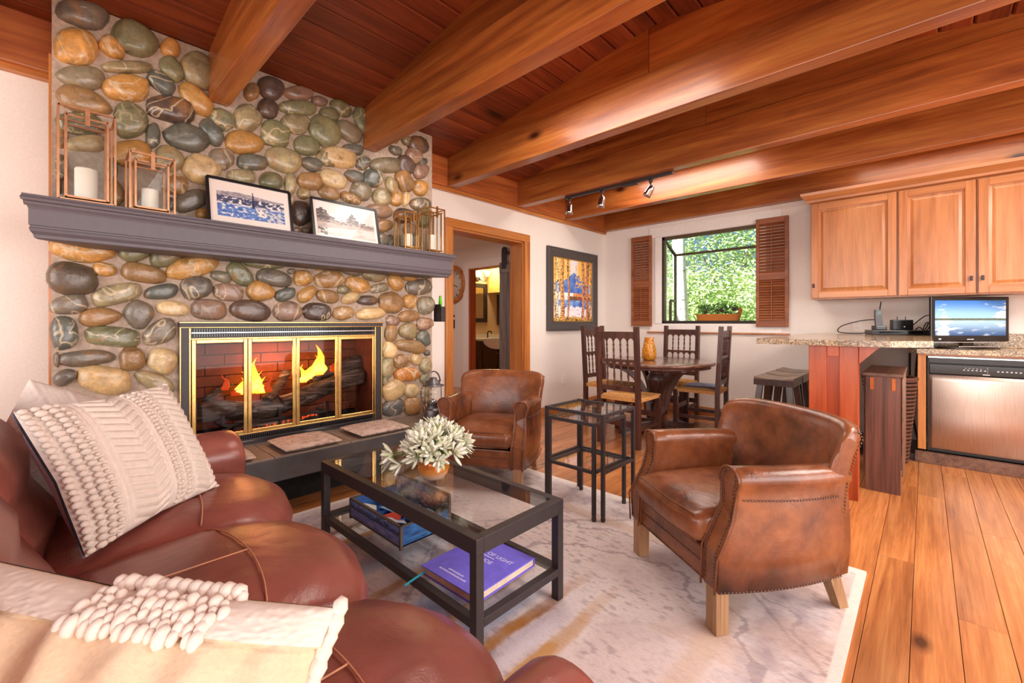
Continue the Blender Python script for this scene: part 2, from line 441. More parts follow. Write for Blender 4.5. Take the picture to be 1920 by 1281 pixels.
# wall_left with the doorway (y 2.70..3.75, z 0..2.05)
DY0, DY1, DZ = 2.70, 3.75, 2.055
wl = MB()
wl.bx(WX-.2, WX, -1.9, DY0, 0, 2.98); wl.bx(WX-.2, WX, DY1, WY, 0, 2.98); wl.bx(WX-.2, WX, DY0, DY1, DZ, 2.98)
struct('wall_left', wl, M['wall'])
# wall_back with the garden window opening
X0, X1, Z0, Z1 = -2.50, -1.36, 1.11, 2.24
wb_ = MB()
wb_.bx(WX, X0, WY, WY+.16, 0, 3.05); wb_.bx(X1, 3.2, WY, WY+.16, 0, 3.05)
wb_.bx(X0, X1, WY, WY+.16, 0, Z0); wb_.bx(X0, X1, WY, WY+.16, Z1, 3.05)
struct('wall_back', wb_, M['wall'])
# walls beside and behind the photographer, glazed openings
wf = MB(); wf.bx(WX, 3.2, -2.06, -1.9, 2.45, 3.05); wf.bx(WX, -2.8, -2.06, -1.9, 0, 2.45); wf.bx(1.6, 3.2, -2.06, -1.9, 0, 2.45); wf.bx(-2.8, 1.6, -2.06, -1.9, 0, .3)
struct('wall_front', wf, M['wall'])
wr = MB(); wr.bx(3.1, 3.26, -1.9, WY, 2.45, 3.05); wr.bx(3.1, 3.26, -1.9, -.8, 0, 2.45); wr.bx(3.1, 3.26, 4.0, WY, 0, 2.45); wr.bx(3.1, 3.26, -.8, 4.0, 0, .3)
struct('wall_right', wr, M['wall'])
# ceiling: deck above, tongue-and-groove boards below it
ce = MB()
ce.poly([(WX-.3, -2.1, cz(WX-.3)+.03), (RX, -2.1, RZ+.03), (3.3, -2.1, cz(3.3)+.03), (3.3, -2.1, cz(3.3)+.12), (RX, -2.1, RZ+.12), (WX-.3, -2.1, cz(WX-.3)+.12)], (0, 1, 0), 7.8)
ceil = struct('ceiling', ce, M['joint'])
bw = .142
for k in range(50):
    xa = WX+.02+k*bw; xb = xa+bw-.004
    if xa > 3.1: break
    if xa < RX < xb:
        sh = cz(xb)
    z0, z1 = cz(xa), cz(xb)
    L = 7.4; g = .010
    # rounded V edges: four long strips
    def cs(yy): return [(xa, yy, z0+.026), (xa, yy, z0+g), (xa+g, yy, z0), (xb-g, yy, z1), (xb, yy, z1+g), (xb, yy, z1+.026)]
    c0 = Vector(((xa+xb)/2, 1.8, (z0+z1)/2))
    mb = MB().loft([[Vector(p)-c0 for p in cs(-1.9)], [Vector(p)-c0 for p in cs(WY)]], True, True, False)
    mb.build('ceiling_board', M['board'], ceil, loc=c0)
# plates and exposed beams, wedge fillers between beam and sloping deck
BZ, BT = 2.42, 2.70
pl = MB().bx(-.035, .035, -3.7, 3.7, 0, cz(WX)-BZ+.02, .006); struct('trim_1', pl, M['beamy']).location = (-3.335, 1.79, BZ)
tr = MB().bx(-.018, .018, -3.7, 3.7, -.02, .02, .004); struct('trim_2', tr, M['trimx']).location = (-3.35, 1.79, BZ-.012)
BEAMS = [(-.36, -.26), (.63, .735), (1.60, 1.705), (2.59, 2.69), (3.575, 3.675), (4.46, 4.56), (5.385, 5.485)]
for n, (a, b) in enumerate(BEAMS):
    xs = -3.04 if a < 2 and a > 0 else -3.30
    L = 3.1-xs; cx = (xs+3.1)/2
    bo = MB().box((0, 0, (BT-BZ)/2), (L, b-a, BT-BZ), 0, .005)
    o = struct('beam', bo, M['beam']); o.location = (cx, (a+b)/2, BZ)
    for (q0, q1) in ((xs, RX-.02), (RX-.017, 1.2), (1.203, 3.1)):
        m = (q0+q1)/2; yy = -(b-a)/2+.006
        pts = [(q0-m, yy, .002), (q1-m, yy, .002), (q1-m, yy, max(.003, cz(q1)-BT)+.005), (q0-m, yy, max(.003, cz(q0)-BT)+.005)]
        if q1 > 3 : pts[2] = (q1-m, yy, .004)
        f = MB().poly(pts, (0, 1, 0), b-a-.012)
        f.build('beam_filler', M['beam'], o, loc=(m-cx, 0, BT-BZ))
# baseboards
struct('baseboard_left', MB().bx(-.009, .009, -.85, .85, 0, .095, .004), M['trimx']).location = (WX+.009, 3.86+.76, 0)
struct('baseboard_back', MB().bx(-1.2, 1.2, -.009, .009, 0, .095, .004), M['cabx']).location = (WX+1.22, WY-.009, 0)
# doorway casing and jambs
d = MB(); d.bx(-.012, .012, -.045, .045, 0, DZ+.085, .004)
o1 = struct('trim_3', d, M['trim']); o1.location = (WX+.012, DY0-.045, 0)
d = MB(); d.bx(-.012, .012, -.045, .045, 0, DZ+.085, .004)
o1 = struct('trim_4', d, M['trim']); o1.location = (WX+.012, DY1+.045, 0)
d = MB(); d.bx(-.014, .014, -(DY1-DY0)/2-.085, (DY1-DY0)/2+.085, 0, .085, .004)
o1 = struct('trim_5', d, M['trimx']); o1.location = (WX+.014, (DY0+DY1)/2, DZ)
for yy in (DY0+.008, DY1-.008):
    d = MB().bx(-.1, .1, -.009, .009, 0, DZ); o1 = struct('trim_6', d, M['trim']); o1.location = (WX-.1, yy, 0)
d = MB().bx(-.1, .1, -.52, .52, 0, .018); o1 = struct('trim_7', d, M['trimx']); o1.location = (WX-.1, (DY0+DY1)/2, DZ-.018)
# thin strip where the chimney meets the wall
d = MB().bx(-.004, .004, -.005, .005, 0, 2.4); o1 = struct('trim_8', d, M['trim']); o1.location = (WX+.3, -.0055, .02)
# hall and powder room beyond the doorway
HY = 4.86
h = MB()
h.bx(-7.2, -5.60, HY, HY+.1, 0, 2.4); h.bx(-4.55, WX-.2, HY, HY+.1, 0, 2.4); h.bx(-5.60, -4.55, HY, HY+.1, 2.03, 2.4)
struct('wall_hall', h, M['wall'])
struct('wall_hall_end', MB().bx(-7.3, -7.2, 2.0, HY, 0, 2.4), M['wall'])
struct('wall_hall_near', MB().bx(-7.2, WX-.2, 1.9, 2.0, 0, 2.4), M['wall'])
struct('ceiling_hall', MB().bx(-7.3, WX-.2, 1.9, 7.2, 2.4, 2.46), M['wall'])
c_ = MB(); c_.bx(-.07, .07, -.01, .01, 0, 2.15, .003); struct('trim_9', c_, M['white']).location = (-5.67, HY-.01, 0)
c_ = MB(); c_.bx(-.52, .52, -.01, .01, 0, .12, .003); struct('trim_10', c_, M['white']).location = (-5.08, HY-.01, 2.03)
c_ = MB(); c_.bx(-.02, .02, -.06, .06, 0, 2.03); struct('trim_11', c_, M['cherry']).location = (-5.58, HY+.05, 0)
c_ = MB(); c_.bx(-.5, .5, -.06, .06, 0, .02); struct('trim_12', c_, M['trimx']).location = (-5.08, HY+.05, 2.01)
M['bathwall'] = plain('powder_room_paint', 'e6c9a0', .85, var=.02)
struct('wall_powder_room', MB().bx(-6.3, -6.2, HY+.1, 7.1, 0, 2.4), M['bathwall'])
struct('wall_powder_side', MB().bx(-6.2, -3.9, 6.9, 7.0, 0, 2.4), M['bathwall'])
struct('wall_powder_near', MB().bx(-4.0, -3.9, HY+.1, 6.9, 0, 2.4), M['bathwall'])
sl = MB().poly([(-6.2, 5.83, 1.70), (-6.2, 6.55, 2.39), (-6.2, 5.83, 2.39)], (1, 0, 0), .45); struct('ceiling_powder_slope', sl, plain('lamplit_yellow', 'ecca72', .85))  # yellow lamplight on the slope is put into its colour
light('powder_lamp', 'POINT', (-5.95, 5.62, 2.12), (0, 0, 0), 16, (1, .78, .42), .06)
light('hall_lamp', 'AREA', (-4.9, 3.3, 2.38), (0, 0, 0), 16, (1, .86, .8), .7, .7)

# ---------------------------------------------------------------- garden window (projecting bay) and casing
wn_ = thing('window_1', None, None); wn_['kind'] = 'structure'
YB2 = WY+.42; zk = 2.05
def bars(lst, w=.035, mat='bronze', name='window_frame', parent=wn_):
    for a, b in lst: MB().bar(a, b, w, w).build(name, M[mat], parent)
yi = WY+.05
bars([((X0, yi, Z0), (X0, yi, Z1)), ((X1, yi, Z0), (X1, yi, Z1)), ((X0, yi, Z1-.015), (X1, yi, Z1-.015)), ((X0, yi, Z0+.012), (X1, yi, Z0+.012))], .05)
bars([((X0, YB2, Z0), (X0, YB2, zk)), ((X1, YB2, Z0), (X1, YB2, zk)), ((X0, YB2, zk), (X1, YB2, zk)), ((X0, yi, Z1-.02), (X0, YB2, zk)), ((X1, yi, Z1-.02), (X1, YB2, zk)),
      ((X0, YB2, Z0+.01), (X1, YB2, Z0+.01)), ((X0, WY+.26, Z0), (X0, WY+.26, 1.42)), ((X0, WY+.26, 1.42), (X0, YB2, 1.42))], .03)
def pane(pts, nrm): MB().poly(pts, nrm, .004).build('pane', M['winglass'], wn_)
pane([(X0, YB2, Z0), (X1, YB2, Z0), (X1, YB2, zk), (X0, YB2, zk)], (0, 1, 0))
pane([(X0, yi, Z1-.02), (X1, yi, Z1-.02), (X1, YB2, zk), (X0, YB2, zk)], (0, .4, 1))
pane([(X0, yi, Z0), (X0, YB2, Z0), (X0, YB2, zk), (X0, yi, Z1-.02)], (1, 0, 0))
pane([(X1, yi, Z0), (X1, YB2, Z0), (X1, YB2, zk), (X1, yi, Z1-.02)], (-1, 0, 0))
MB().bx(X0, X1, WY+.0, YB2+.02, Z0-.04, Z0-.005).build('window_sill', M['white'], wn_)
cs_ = MB()
for k in range(57): cs_.bx(X0+.02+k*.0195, X0+.029+k*.0195, WY+.012, WY+.02, Z0-.004, Z0+.03)
cs_.bx(X0, X1, WY+.008, WY+.024, Z0+.03, Z0+.036); cs_.build('vent_grille', M['black'], wn_)
for (a, b, c, e, nm) in ((X0-.17, X1+.22, 2.245, 2.375, 'trim_13'), (X0-.17, X1+.22, 1.005, 1.105, 'trim_14')):
    struct(nm, MB().bx(a, b, WY-.012, WY, c, e, .003), M['white'])
struct('trim_15', MB().bx(X0-.085, X0-.0, WY-.02, WY+.03, Z0, Z1, .003), M['white'])
struct('trim_16', MB().bx(X1, X1+.07, WY-.02, WY+.03, Z0, Z1, .003), M['white'])
struct('trim_17', MB().bx(X0-.2, X1+.3, WY-.022, WY, .985, 1.005, .003), M['cab'])

# ---------------------------------------------------------------- garden outside the window
struct('ground', MB().bx(-14, 10, WY+.6, 20, -.3, -.12), plain('garden_soil', '7b6a52', .95))
def shrub(x, y, z, rx, ry, rz_, n, mat, label, size=.05):
    t = thing('garden_shrub', label, 'shrub', (x, y, -.12), 0, 'shrubs outside the garden window')
    stems = MB()
    for k in range(5):
        a = k*1.3; stems.tube([(0, 0, 0), (.15*math.cos(a)*rx, .15*math.sin(a)*ry, z*.6), (.45*math.cos(a)*rx, .45*math.sin(a)*ry, z)], [.03, .02, .01], 5)
    stems.build('stem', M['bark'], t)
    mb = MB(); rng = random.Random(int(x*100)+n)
    for k in range(n):
        d = Vector((rng.gauss(0, 1), rng.gauss(0, 1), rng.gauss(0, 1))).normalized()*(rng.random()**.45)
        f = 1+.35*nz(d.x*2+x, d.y*2, d.z*2)
        p = Vector((d.x*rx*f, d.y*ry*f, z+d.z*rz_*f))
        if p.z < .05: p.z = .05+rng.random()*.2
        u = Vector((rng.gauss(0, 1), rng.gauss(0, 1), rng.gauss(0, .5))).normalized()*size*rng.uniform(.6, 1.3)
        w = Vector((rng.gauss(0, 1), rng.gauss(0, 1), rng.gauss(0, 1))).cross(u).normalized()*size*.34
        q = u.cross(w).normalized()*size*.12
        mb.add([p-u, p+w+q, p+u, p-w+q], [(0, 1, 2), (0, 2, 3)])
    o = mb.build('foliage', mat, t, kind='stuff'); return t
M['bark'] = plain('bark', '6b4a38', .9, 0, .2, 20, .5)
shrub(-3.9, 9.0, 1.35, 1.3, .9, 1.3, 11000, M['leaf'], 'pale green shrub seen low through the window beside the birch trunk')
shrub(-2.2, 8.6, 1.2, 1.3, .9, 1.15, 11000, M['leaf'], 'pale green shrub filling the lower right of the window view')
shrub(-5.6, 10.6, 2.3, 1.7, 1.1, 2.2, 9000, M['leaf2'], 'mid green bush behind the birch at the window left', .06)
shrub(-3.3, 11.2, 2.9, 1.9, 1.1, 2.4, 9000, M['leaf2'], 'tall mid green bush behind the shrubs in the window middle', .06)
shrub(-1.0, 11.0, 2.6, 2.0, 1.1, 2.6, 9000, M['leaf'], 'tall pale bush behind the shrubs towards the right shutter', .06)
shrub(-7.4, 9.6, 1.6, 1.6, 1.2, 1.9, 4200, M['leaf'], 'pale bush seen through the side pane of the window', .06)
birch = thing('birch_tree', 'white-barked birch trunk with dark marks outside the window', 'tree', (-3.12, 7.62, -.12))
def birchmat():
    m, nt, b = newmat('birch_bark'); v = coords(nt, (9, 9, 26)); n = noisetex(nt, v, 1.0, 3, .5)
    nt.links.new(ramp(nt, n, [(.30, lin('4a423c')), (.36, lin('e8e4de')), (.8, lin('f6f3ee'))]), b.inputs['Base Color']); b.inputs['Roughness'].default_value = .8
    return m
MB().tube([(-.02, 0, 0), (.02, 0, 1.0), (-.03, 0, 2.2), (-.1, 0, 4.0)], [.16, .125, .11, .09], 14).build('trunk', birchmat(), birch)
br = MB().tube([(-.06, 0, 3.0), (-.35, .2, 3.6), (-.6, .3, 4.1)], [.04, .03, .015], 6); br.build('branch', M['bark'], birch)
# window shelf planter
pt = thing('window_planter', 'terracotta window planter of herbs on the garden window sill', 'planter', (-1.90, WY+.30, Z0))
pm = plain('terracotta', 'c4752f', .7)
rings = []
for z, s in ((0, .9), (.05, .96), (.1, 1.0), (.105, 1.02), (.12, 1.02)):
    rings.append([Vector((s*.26*math.copysign(abs(math.cos(a))**.5, math.cos(a)), s*.075*math.copysign(abs(math.sin(a))**.5, math.sin(a)), z)) for a in [2*PI*k/24 for k in range(24)]])
MB().loft(rings, True, True).build('trough', pm, pt)
MB().tube([(.24, -.02, .1), (.27, -.02, .17), (.25, -.02, .19)], .022, 8).build('lug', pm, pt)
mb = MB(); rng = random.Random(5)
for k in range(420):
    a = rng.uniform(-.24, .24); p = Vector((a, rng.uniform(-.06, .06), .12+rng.random()*.12*(1.2-abs(a)*1.5)))
    u = Vector((rng.gauss(0, 1), rng.gauss(0, 1), rng.gauss(.5, 1))).normalized()*.022; w = Vector((rng.gauss(0, 1), rng.gauss(0, 1), 0)).cross(u).normalized()*.008
    mb.add([p-u, p+w, p+u, p-w], [(0, 1, 2), (0, 2, 3)])
mb.build('herb_leaves', M['herb'], pt, kind='stuff')
fl_ = MB()
for k, a in enumerate((-.14, .0, .05, .2)): fl_.ball((a, -.03, .15+.01*k), .025, 8, 5)
fl_.build('dark_bloom', plain('dark_bloom', '4a2a2c', .8), pt)

# ---------------------------------------------------------------- shutters
def shutter(x0, x1, label):
    w = x1-x0; t = thing('louvered_shutter', label, 'shutter', ((x0+x1)/2, WY-.028, 1.075), 0)
    h = 1.205; sw = .034
    for s in (-1, 1): MB().box((s*(w/2-sw/2), 0, h/2), (sw, .03, h), 0, .003).build('stile', M['shutter'], t)
    for z, hh in ((.035, .07), (.56, .075), (h-.03, .06)): MB().box((0, 0, z), (w-2*sw, .028, hh), 0, .002).build('rail', M['shutter'], t)
    me = MB().box((0, 0, 0), (w-2*sw, .034, .006), 0, 0, Matrix.Rotation(R(52), 4, 'X')).mesh('louver', M['shutter'])
    for za, zb in ((.075, .52), (.60, h-.065)):
        n = 16
        for k in range(n): link('louver', me, t, (0, 0, za+.012+(zb-za-.02)*k/(n-1)))
        MB().box((0, -.02, (za+zb)/2), (.008, .008, (zb-za)*.94)).build('tilt_rod', M['shutter'], t)
    return t
shutter(-2.92, -2.63, 'brown louvered wooden shutter on the wall left of the window')
shutter(-1.385, -1.07, 'brown louvered wooden shutter on the wall right of the window, beside the cabinets')

# ---------------------------------------------------------------- stone chimney with hearth
chim = thing('stone_chimney', 'river rock chimney breast with rounded cobbles in pale mortar around the fire', 'fireplace')
FX = -3.06
mo = MB()
[mo.poly([(-3.36, a_, z_), (FX, a_, z_), (FX, a_, cz(FX)-.004), (-3.36, a_, cz(-3.36)-.004)], (0, 1, 0), b_-a_) for a_, b_, z_ in ((0, .50, 0), (1.745, 2.235, 0), (.50, 1.745, 1.12))]; mo.bx(-3.36, FX, .50, 1.745, 0, .37)
mo.build('mortar_bed', M['mortar'], chim)
PAL = dict(g='75695b', d='5a4840', v='7d7858', t='998a68', b='9d784f', o='bb8a4c', l='cfb080', p='927462', k='64645a', s='857a64', r='6a5a4a', r2='c27a38', k2='625e5c')
STONES = """109,2664,96,13,12,75,g;90,2486,82,6,17,98,o;216,2546,46,-31,23,50,o;306,2632,96,-22,30,90,v;456,2654,36,-28,28,49,o;274,2469,107,46,0,38,t;465,2538,43,-51,35,48,v;585,2578,68,-69,56,81,t;106,2346,89,19,5,63,s;270,2357,99,27,5,74,o;414,2442,58,-34,25,51,k;573,2411,76,-64,39,62,o;113,2232,103,-14,15,66,b;458,2311,113,10,13,82,d;288,2193,73,24,0,95,v;99,2112,92,19,3,59,v;381,2142,33,10,0,72,k;535,2175,112,-2,16,80,k;704,2339,54,-35,34,59,v;650,2242,54,-54,35,48,k;837,2390,82,28,0,88,t;125,2021,80,23,0,45,l;299,2021,84,23,0,75,o;449,2029,70,18,0,79,t;819,2235,111,22,5,74,o;997,2340,93,2,20,91,v;699,2103,68,18,0,70,g;867,2126,94,15,4,54,k;1052,2187,117,-9,24,86,t;602,2014,85,-26,32,89,l;477,1896,61,-13,17,66,b;805,2021,81,6,6,52,t;970,2033,75,3,10,64,v;1089,2043,40,9,0,75,t;1217,2091,84,-8,20,68,b;555,1822,86,55,-16,53,g;606,1754,36,6,0,38,o;34,1881,24,6,0,64,k;214,1914,26,6,0,68,k;231,1793,36,7,0,69,b;460,1783,20,4,0,41,k;1118,2450,89,4,17,74,t;1191,2326,90,18,5,70,v;1322,2461,108,-49,61,98,v;1142,2566,133,36,4,54,v;1347,2589,68,0,18,56,v;954,2487,63,-2,20,69,d;970,2630,67,-34,44,75,d;860,2565,46,18,0,59,b;1141,2662,101,29,4,52,p;1283,2661,58,8,7,39,p;1362,2290,105,10,11,66,t;1226,2210,72,-7,17,53,k;1375,2141,92,-25,30,64,l;34,2020,22,7,0,55,b;24,1792,11,2,0,46,g;170,2035,28,8,0,38,t;1492,2514,104,-31,36,65,s;1595,2628,43,-96,55,37,v;1436,2665,73,-33,35,53,v;1530,2396,88,18,4,44,k;1413,2305,148,20,11,80,l;1608,2322,50,53,-34,29,k;1798,2352,144,38,0,66,s;1970,2400,48,-60,71,54,d;2089,2592,93,-21,45,75,d;2049,2498,67,-29,46,59,p;2138,2470,45,12,0,37,k;2114,2387,68,-16,43,74,p;1959,2267,57,-73,70,52,b;2114,2244,78,17,0,70,o;1690,2223,94,0,21,76,k;1536,2201,78,-7,17,48,k;1589,2105,75,-32,42,64,s;1845,2200,38,-63,48,31,t;1753,2090,52,-56,58,50,t;1885,2104,59,12,0,58,o;1972,2129,39,8,0,65,l;2122,2111,112,14,6,59,g;1740,1984,123,0,11,55,p;1351,2035,73,-22,24,51,b;1504,2032,83,-15,16,41,b;1158,1859,70,12,0,88,d;1174,1994,44,-6,13,41,t;1962,1985,98,2,13,65,d;2147,1997,80,14,0,81,v;1767,1873,89,14,0,54,b;1753,1761,74,10,0,61,g;1126,1739,35,5,0,23,p;1187,1749,32,5,0,23,t;2024,1881,82,12,0,52,p;1089,1934,22,4,0,49,b;1833,1759,38,5,0,55,g;110,1492,122,-8,6,70,o;306,1504,67,8,0,62,v;438,1494,70,39,-17,58,v;619,1551,79,5,1,31,v;749,1526,50,5,0,40,t;74,1336,91,-20,12,84,r;188,1394,47,-5,3,37,o;345,1385,96,-9,5,55,b;561,1446,129,46,-11,63,o;697,1396,55,-7,5,36,s;798,1419,61,-57,34,47,v;233,1268,99,33,-8,56,t;418,1292,75,14,-4,44,k;578,1324,83,15,-6,70,g;737,1304,82,-4,4,57,p;59,1210,70,19,-6,48,g;169,1150,83,11,-2,48,b;321,1167,53,-40,30,69,g;464,1201,78,-11,5,47,l;640,1196,91,-3,3,66,p;43,1069,49,9,-8,89,k;218,1047,111,-13,3,56,v;409,1068,73,41,-21,62,g;125,943,109,1,-1,43,g;297,928,55,-3,0,65,b;421,911,65,-26,15,72,l;17,941,12,-1,0,40,g;47,853,43,21,-10,37,g;186,828,103,-29,7,74,l;392,794,88,-61,16,45,t;936,1506,136,6,2,47,v;1175,1531,85,1,3,33,v;1339,1524,104,21,-3,34,o;988,1409,110,-17,11,59,g;1169,1423,67,5,0,57,o;1351,1431,110,8,0,70,b;1518,1510,100,-4,6,43,g;1691,1494,103,-5,10,64,t;1881,1441,46,-68,54,31,o;2024,1501,79,12,-4,45,o;2177,1520,63,5,0,32,b;1915,1539,71,0,2,21,v;2103,1417,133,14,-4,70,g;1563,1400,98,-24,20,59,o;910,1320,86,-9,8,63,o;1058,1306,67,32,-15,38,k;1196,1318,63,50,-26,36,o;1339,1305,85,-7,6,51,b;1454,1360,49,2,0,35,t;1504,1302,75,27,-14,41,l;1636,1289,92,3,0,41,d;1739,1389,86,21,-9,36,s;1841,1279,108,-35,36,81,b;2008,1296,64,-18,25,60,o;2169,1267,88,2,0,81,s;850,1197,120,-7,4,66,d;1074,1196,97,2,0,67,p;1264,1195,104,2,0,67,d;1454,1192,85,1,0,53,b;1671,1191,125,14,-5,50,l;1852,1133,64,0,0,46,p;2006,1176,108,11,-6,48,b;2159,1113,90,0,0,58,p;1840,1041,61,-1,0,72,b;1993,1055,90,-1,0,72,t;2147,987,45,-66,58,26,k;1826,904,71,-33,31,58,l;2023,929,154,-24,8,56,b;2180,866,31,-1,0,27,g;1935,812,77,0,-6,59,b;2076,817,57,-3,0,52,l;2163,762,64,-4,0,71,t;1801,768,60,-4,0,85,t;1986,703,128,2,-9,63,r2;1860,590,92,53,-55,70,l;2021,568,74,-8,0,60,l;1853,449,104,28,-31,65,k2;2032,437,83,-11,0,81,b;2155,651,52,-5,0,50,t;2163,517,48,-5,0,77,t;1094,1462,27,2,0,21,g;2180,389,42,-6,0,60,b;1782,666,32,-3,0,41,t"""
rs = random.Random(3)
extra = ''
for yy, zz, a_, b_, c_ in ((70, 420, 60, 45, 'g'), (210, 400, 75, 50, 'b'), (360, 420, 60, 45, 'v'), (450, 330, 45, 40, 'l'), (60, 300, 50, 45, 'o'), (180, 280, 60, 48, 'k'), (320, 300, 70, 50, 't'), (90, 170, 70, 52, 'p'), (250, 150, 75, 55, 'g'), (410, 190, 65, 50, 'o'), (100, 55, 75, 45, 'b'), (290, 45, 80, 42, 'k'), (440, 70, 50, 45, 'v'), (1850, 2590, 70, 45, 'b'), (1980, 2600, 55, 45, 'v'), (1880, 2490, 60, 40, 'k'), (2130, 2640, 50, 40, 'g'), (1780, 2620, 40, 45, 'p'), (590, 2560, 0, 0, '')):
    if a_: extra += ';%d,%d,%d,0,0,%d,%s' % (yy, zz, a_, b_, c_)
for s_ in (STONES+extra).split(';'):
    q = s_.split(','); cy_, cz_, ay, az, by, bz = [int(v)/1000 for v in q[:6]]
    la, lb = math.hypot(ay, az), math.hypot(by, bz); hgt = min(.055, .018+.38*min(la, lb)); ph = rs.random()*9; n = 18
    # keep the outer row on the chimney's own edges
    e = rs.uniform(.80, .98); sk = rs.uniform(-.18, .18); egg = rs.uniform(-.16, .16)
    rings = []
    for rr, zz in ((1.0, -.25), (1.0, .12), (.93, .5), (.78, .8), (.55, .95), (.25, 1.0)):
        ring = []
        for j in range(n):
            a = 2*PI*j/n; ca, sa = math.cos(a), math.sin(a)
            ca2 = math.copysign(abs(ca)**e, ca); sa2 = math.copysign(abs(sa)**e, sa)
            f = 1+.15*noise.noise(Vector((ca*1.3+ph, sa*1.3, ph*2)))
            u, w = ca2*rr*f, sa2*rr*f*(1+egg*ca2)+sk*.3*ca2*rr
            lump = 1+.22*noise.noise(Vector((u*1.2+ph, w*1.2, 3)))
            ring.append(Vector((hgt*zz*lump, u*ay+w*by, u*az+w*bz)))
        rings.append(ring)
    mb = MB().loft(rings, True, True); 
    c = lin(PAL[q[6]]); f = rs.uniform(.86, 1.16); ty = rs.uniform(-.05, .05)
    mb.build('stone', M['stone'], chim, loc=(FX-.004, cy_, cz_), col=(c[0]*f*(1+ty), c[1]*f, c[2]*f*(1-ty), 1))
# ---------------------------------------------------------------- raised hearth
he = thing('hearth', 'raised slate hearth slab under the fire doors', 'hearth')
def slab_part(y0, y1): MB().bx(-3.05, -2.66, y0, y1, .22, .355, .006).build('slab', M['slated'], he)
slab_part(-.05, 2.2)
for a, b in ((-.05, .40), (.403, .86), (.863, 1.31), (1.313, 1.76), (1.763, 2.2)):
    MB().bx(-3.05, -2.655, a, b, .353, .365, .003).build('slate_tile', M['slate'], he)
MB().bx(-3.05, -2.92, -.0, 2.15, 0, .22).build('base', M['soot'], he)
def flatcushion(y0, y1, label, x0=-2.96, x1=-2.63, z=.367):
    w, l = x1-x0, y1-y0; mb = MB()
    def f(sgn):
        def g(u, v):
            a, b = 2*u-1, 2*v-1
            k = (1-abs(a)**4)*(1-abs(b)**4)
            pin = 1-.05*(a*a*b*b)
            return Vector((a*w/2*pin, b*l/2*pin, .022+sgn*(.004+.017*k**.6)+.003*nz(a*2, b*2+y0*5, sgn)*k))
        return g
    mb.grid(f(1), 16, 16); mb.grid(f(-1), 16, 16)
    t = thing('hearth_cushion', label, 'cushion', ((x0+x1)/2, (y0+y1)/2, z), 0, 'cushions along the hearth')
    mb.build('cover', M['cushion'], t)
    pts = []
    for a, b in ((-1, -1), (1, -1), (1, 1), (-1, 1)): pts.append((a*w/2*.95, b*l/2*.95, .022))
    MB().tube(pts, .004, 5, closed=True).build('piping', M['cushion'], t); return t
flatcushion(.91, 1.25, 'flat taupe hearth cushion in front of the middle fire doors')
flatcushion(1.37, 1.74, 'flat taupe hearth cushion nearest the barn lantern')
flatcushion(.43, .77, 'flat taupe hearth cushion mostly hidden behind the sofa arm')

# ---------------------------------------------------------------- fireplace insert
fi = thing('fireplace_insert', 'brass framed gas fire with four glass doors set in the stonework', 'fireplace', (FX+.01, 0, 0))
X_ = .0
def fr(name, mat, lst, b=.002):
    for (y0, y1, z0, z1, d0, d1) in lst: MB().bx(d0, d1, y0, y1, z0, z1, b).build(name, M[mat], fi)
fr('surround', 'black', [(.497, .545, .37, 1.10, -.01, .012), (1.692, 1.745, .37, 1.10, -.01, .012), (.49, 1.752, 1.094, 1.122, -.01, .02), (.545, 1.692, 1.03, 1.094, -.02, .0), (.545, 1.692, .365, .43, -.02, .004)])
fr('brass_trim', 'brass', [(.492, .500, .37, 1.096, -.005, .017), (1.742, 1.750, .37, 1.096, -.005, .017), (.49, 1.752, 1.118, 1.126, -.005, .024), (.49, 1.752, 1.09, 1.096, -.005, .022), (.536, .546, .37, 1.09, -.005, .014), (1.690, 1.699, .37, 1.09, -.005, .014), (.546, 1.69, 1.022, 1.032, -.01, .012), (.546, 1.69, .43, .438, -.01, .012)])
gm = MB()
for k in range(90):
    y = .56+k*.0124
    gm.bx(0, .006, y, y+.0055, 1.066, 1.086); gm.bx(0, .006, y, y+.0055, 1.038, 1.054); gm.bx(0.004, .010, y, y+.0055, .40, .425)
gm.build('vent_louvre', M['gloss'], fi, kind='stuff')
for z in (1.061, .388): MB().bx(0, .008, .55, 1.69, z-.002, z+.003).build('vent_bar', M['chrome'], fi)
MB().lathe([(.006, 0), (.006, .008), (.003, .011)], 10, (0, 0, 0), Matrix.Rotation(R(90), 4, 'Y')).build('vent_knob', M['chrome'], fi, loc=(.002, 1.675, 1.062))
for k in range(4):
    y0 = .548+k*.2858; y1 = y0+.2838
    dr = link('glass_door', None, fi)
    s = .022
    for a, b, c, e in ((y0, y0+s, .438, 1.022), (y1-s, y1, .438, 1.022)): MB().bx(.002, .016, a, b, c, e, .003).build('stile', M['brass'], dr)
    for c, e in ((.438, .438+s), (1.022-s, 1.022)): MB().bx(.002, .016, y0+s, y1-s, c, e, .003).build('rail', M['brass'], dr)
    MB().bx(.007, .010, y0+s, y1-s, .438+s, 1.022-s).build('pane', M['fireglass'], dr)
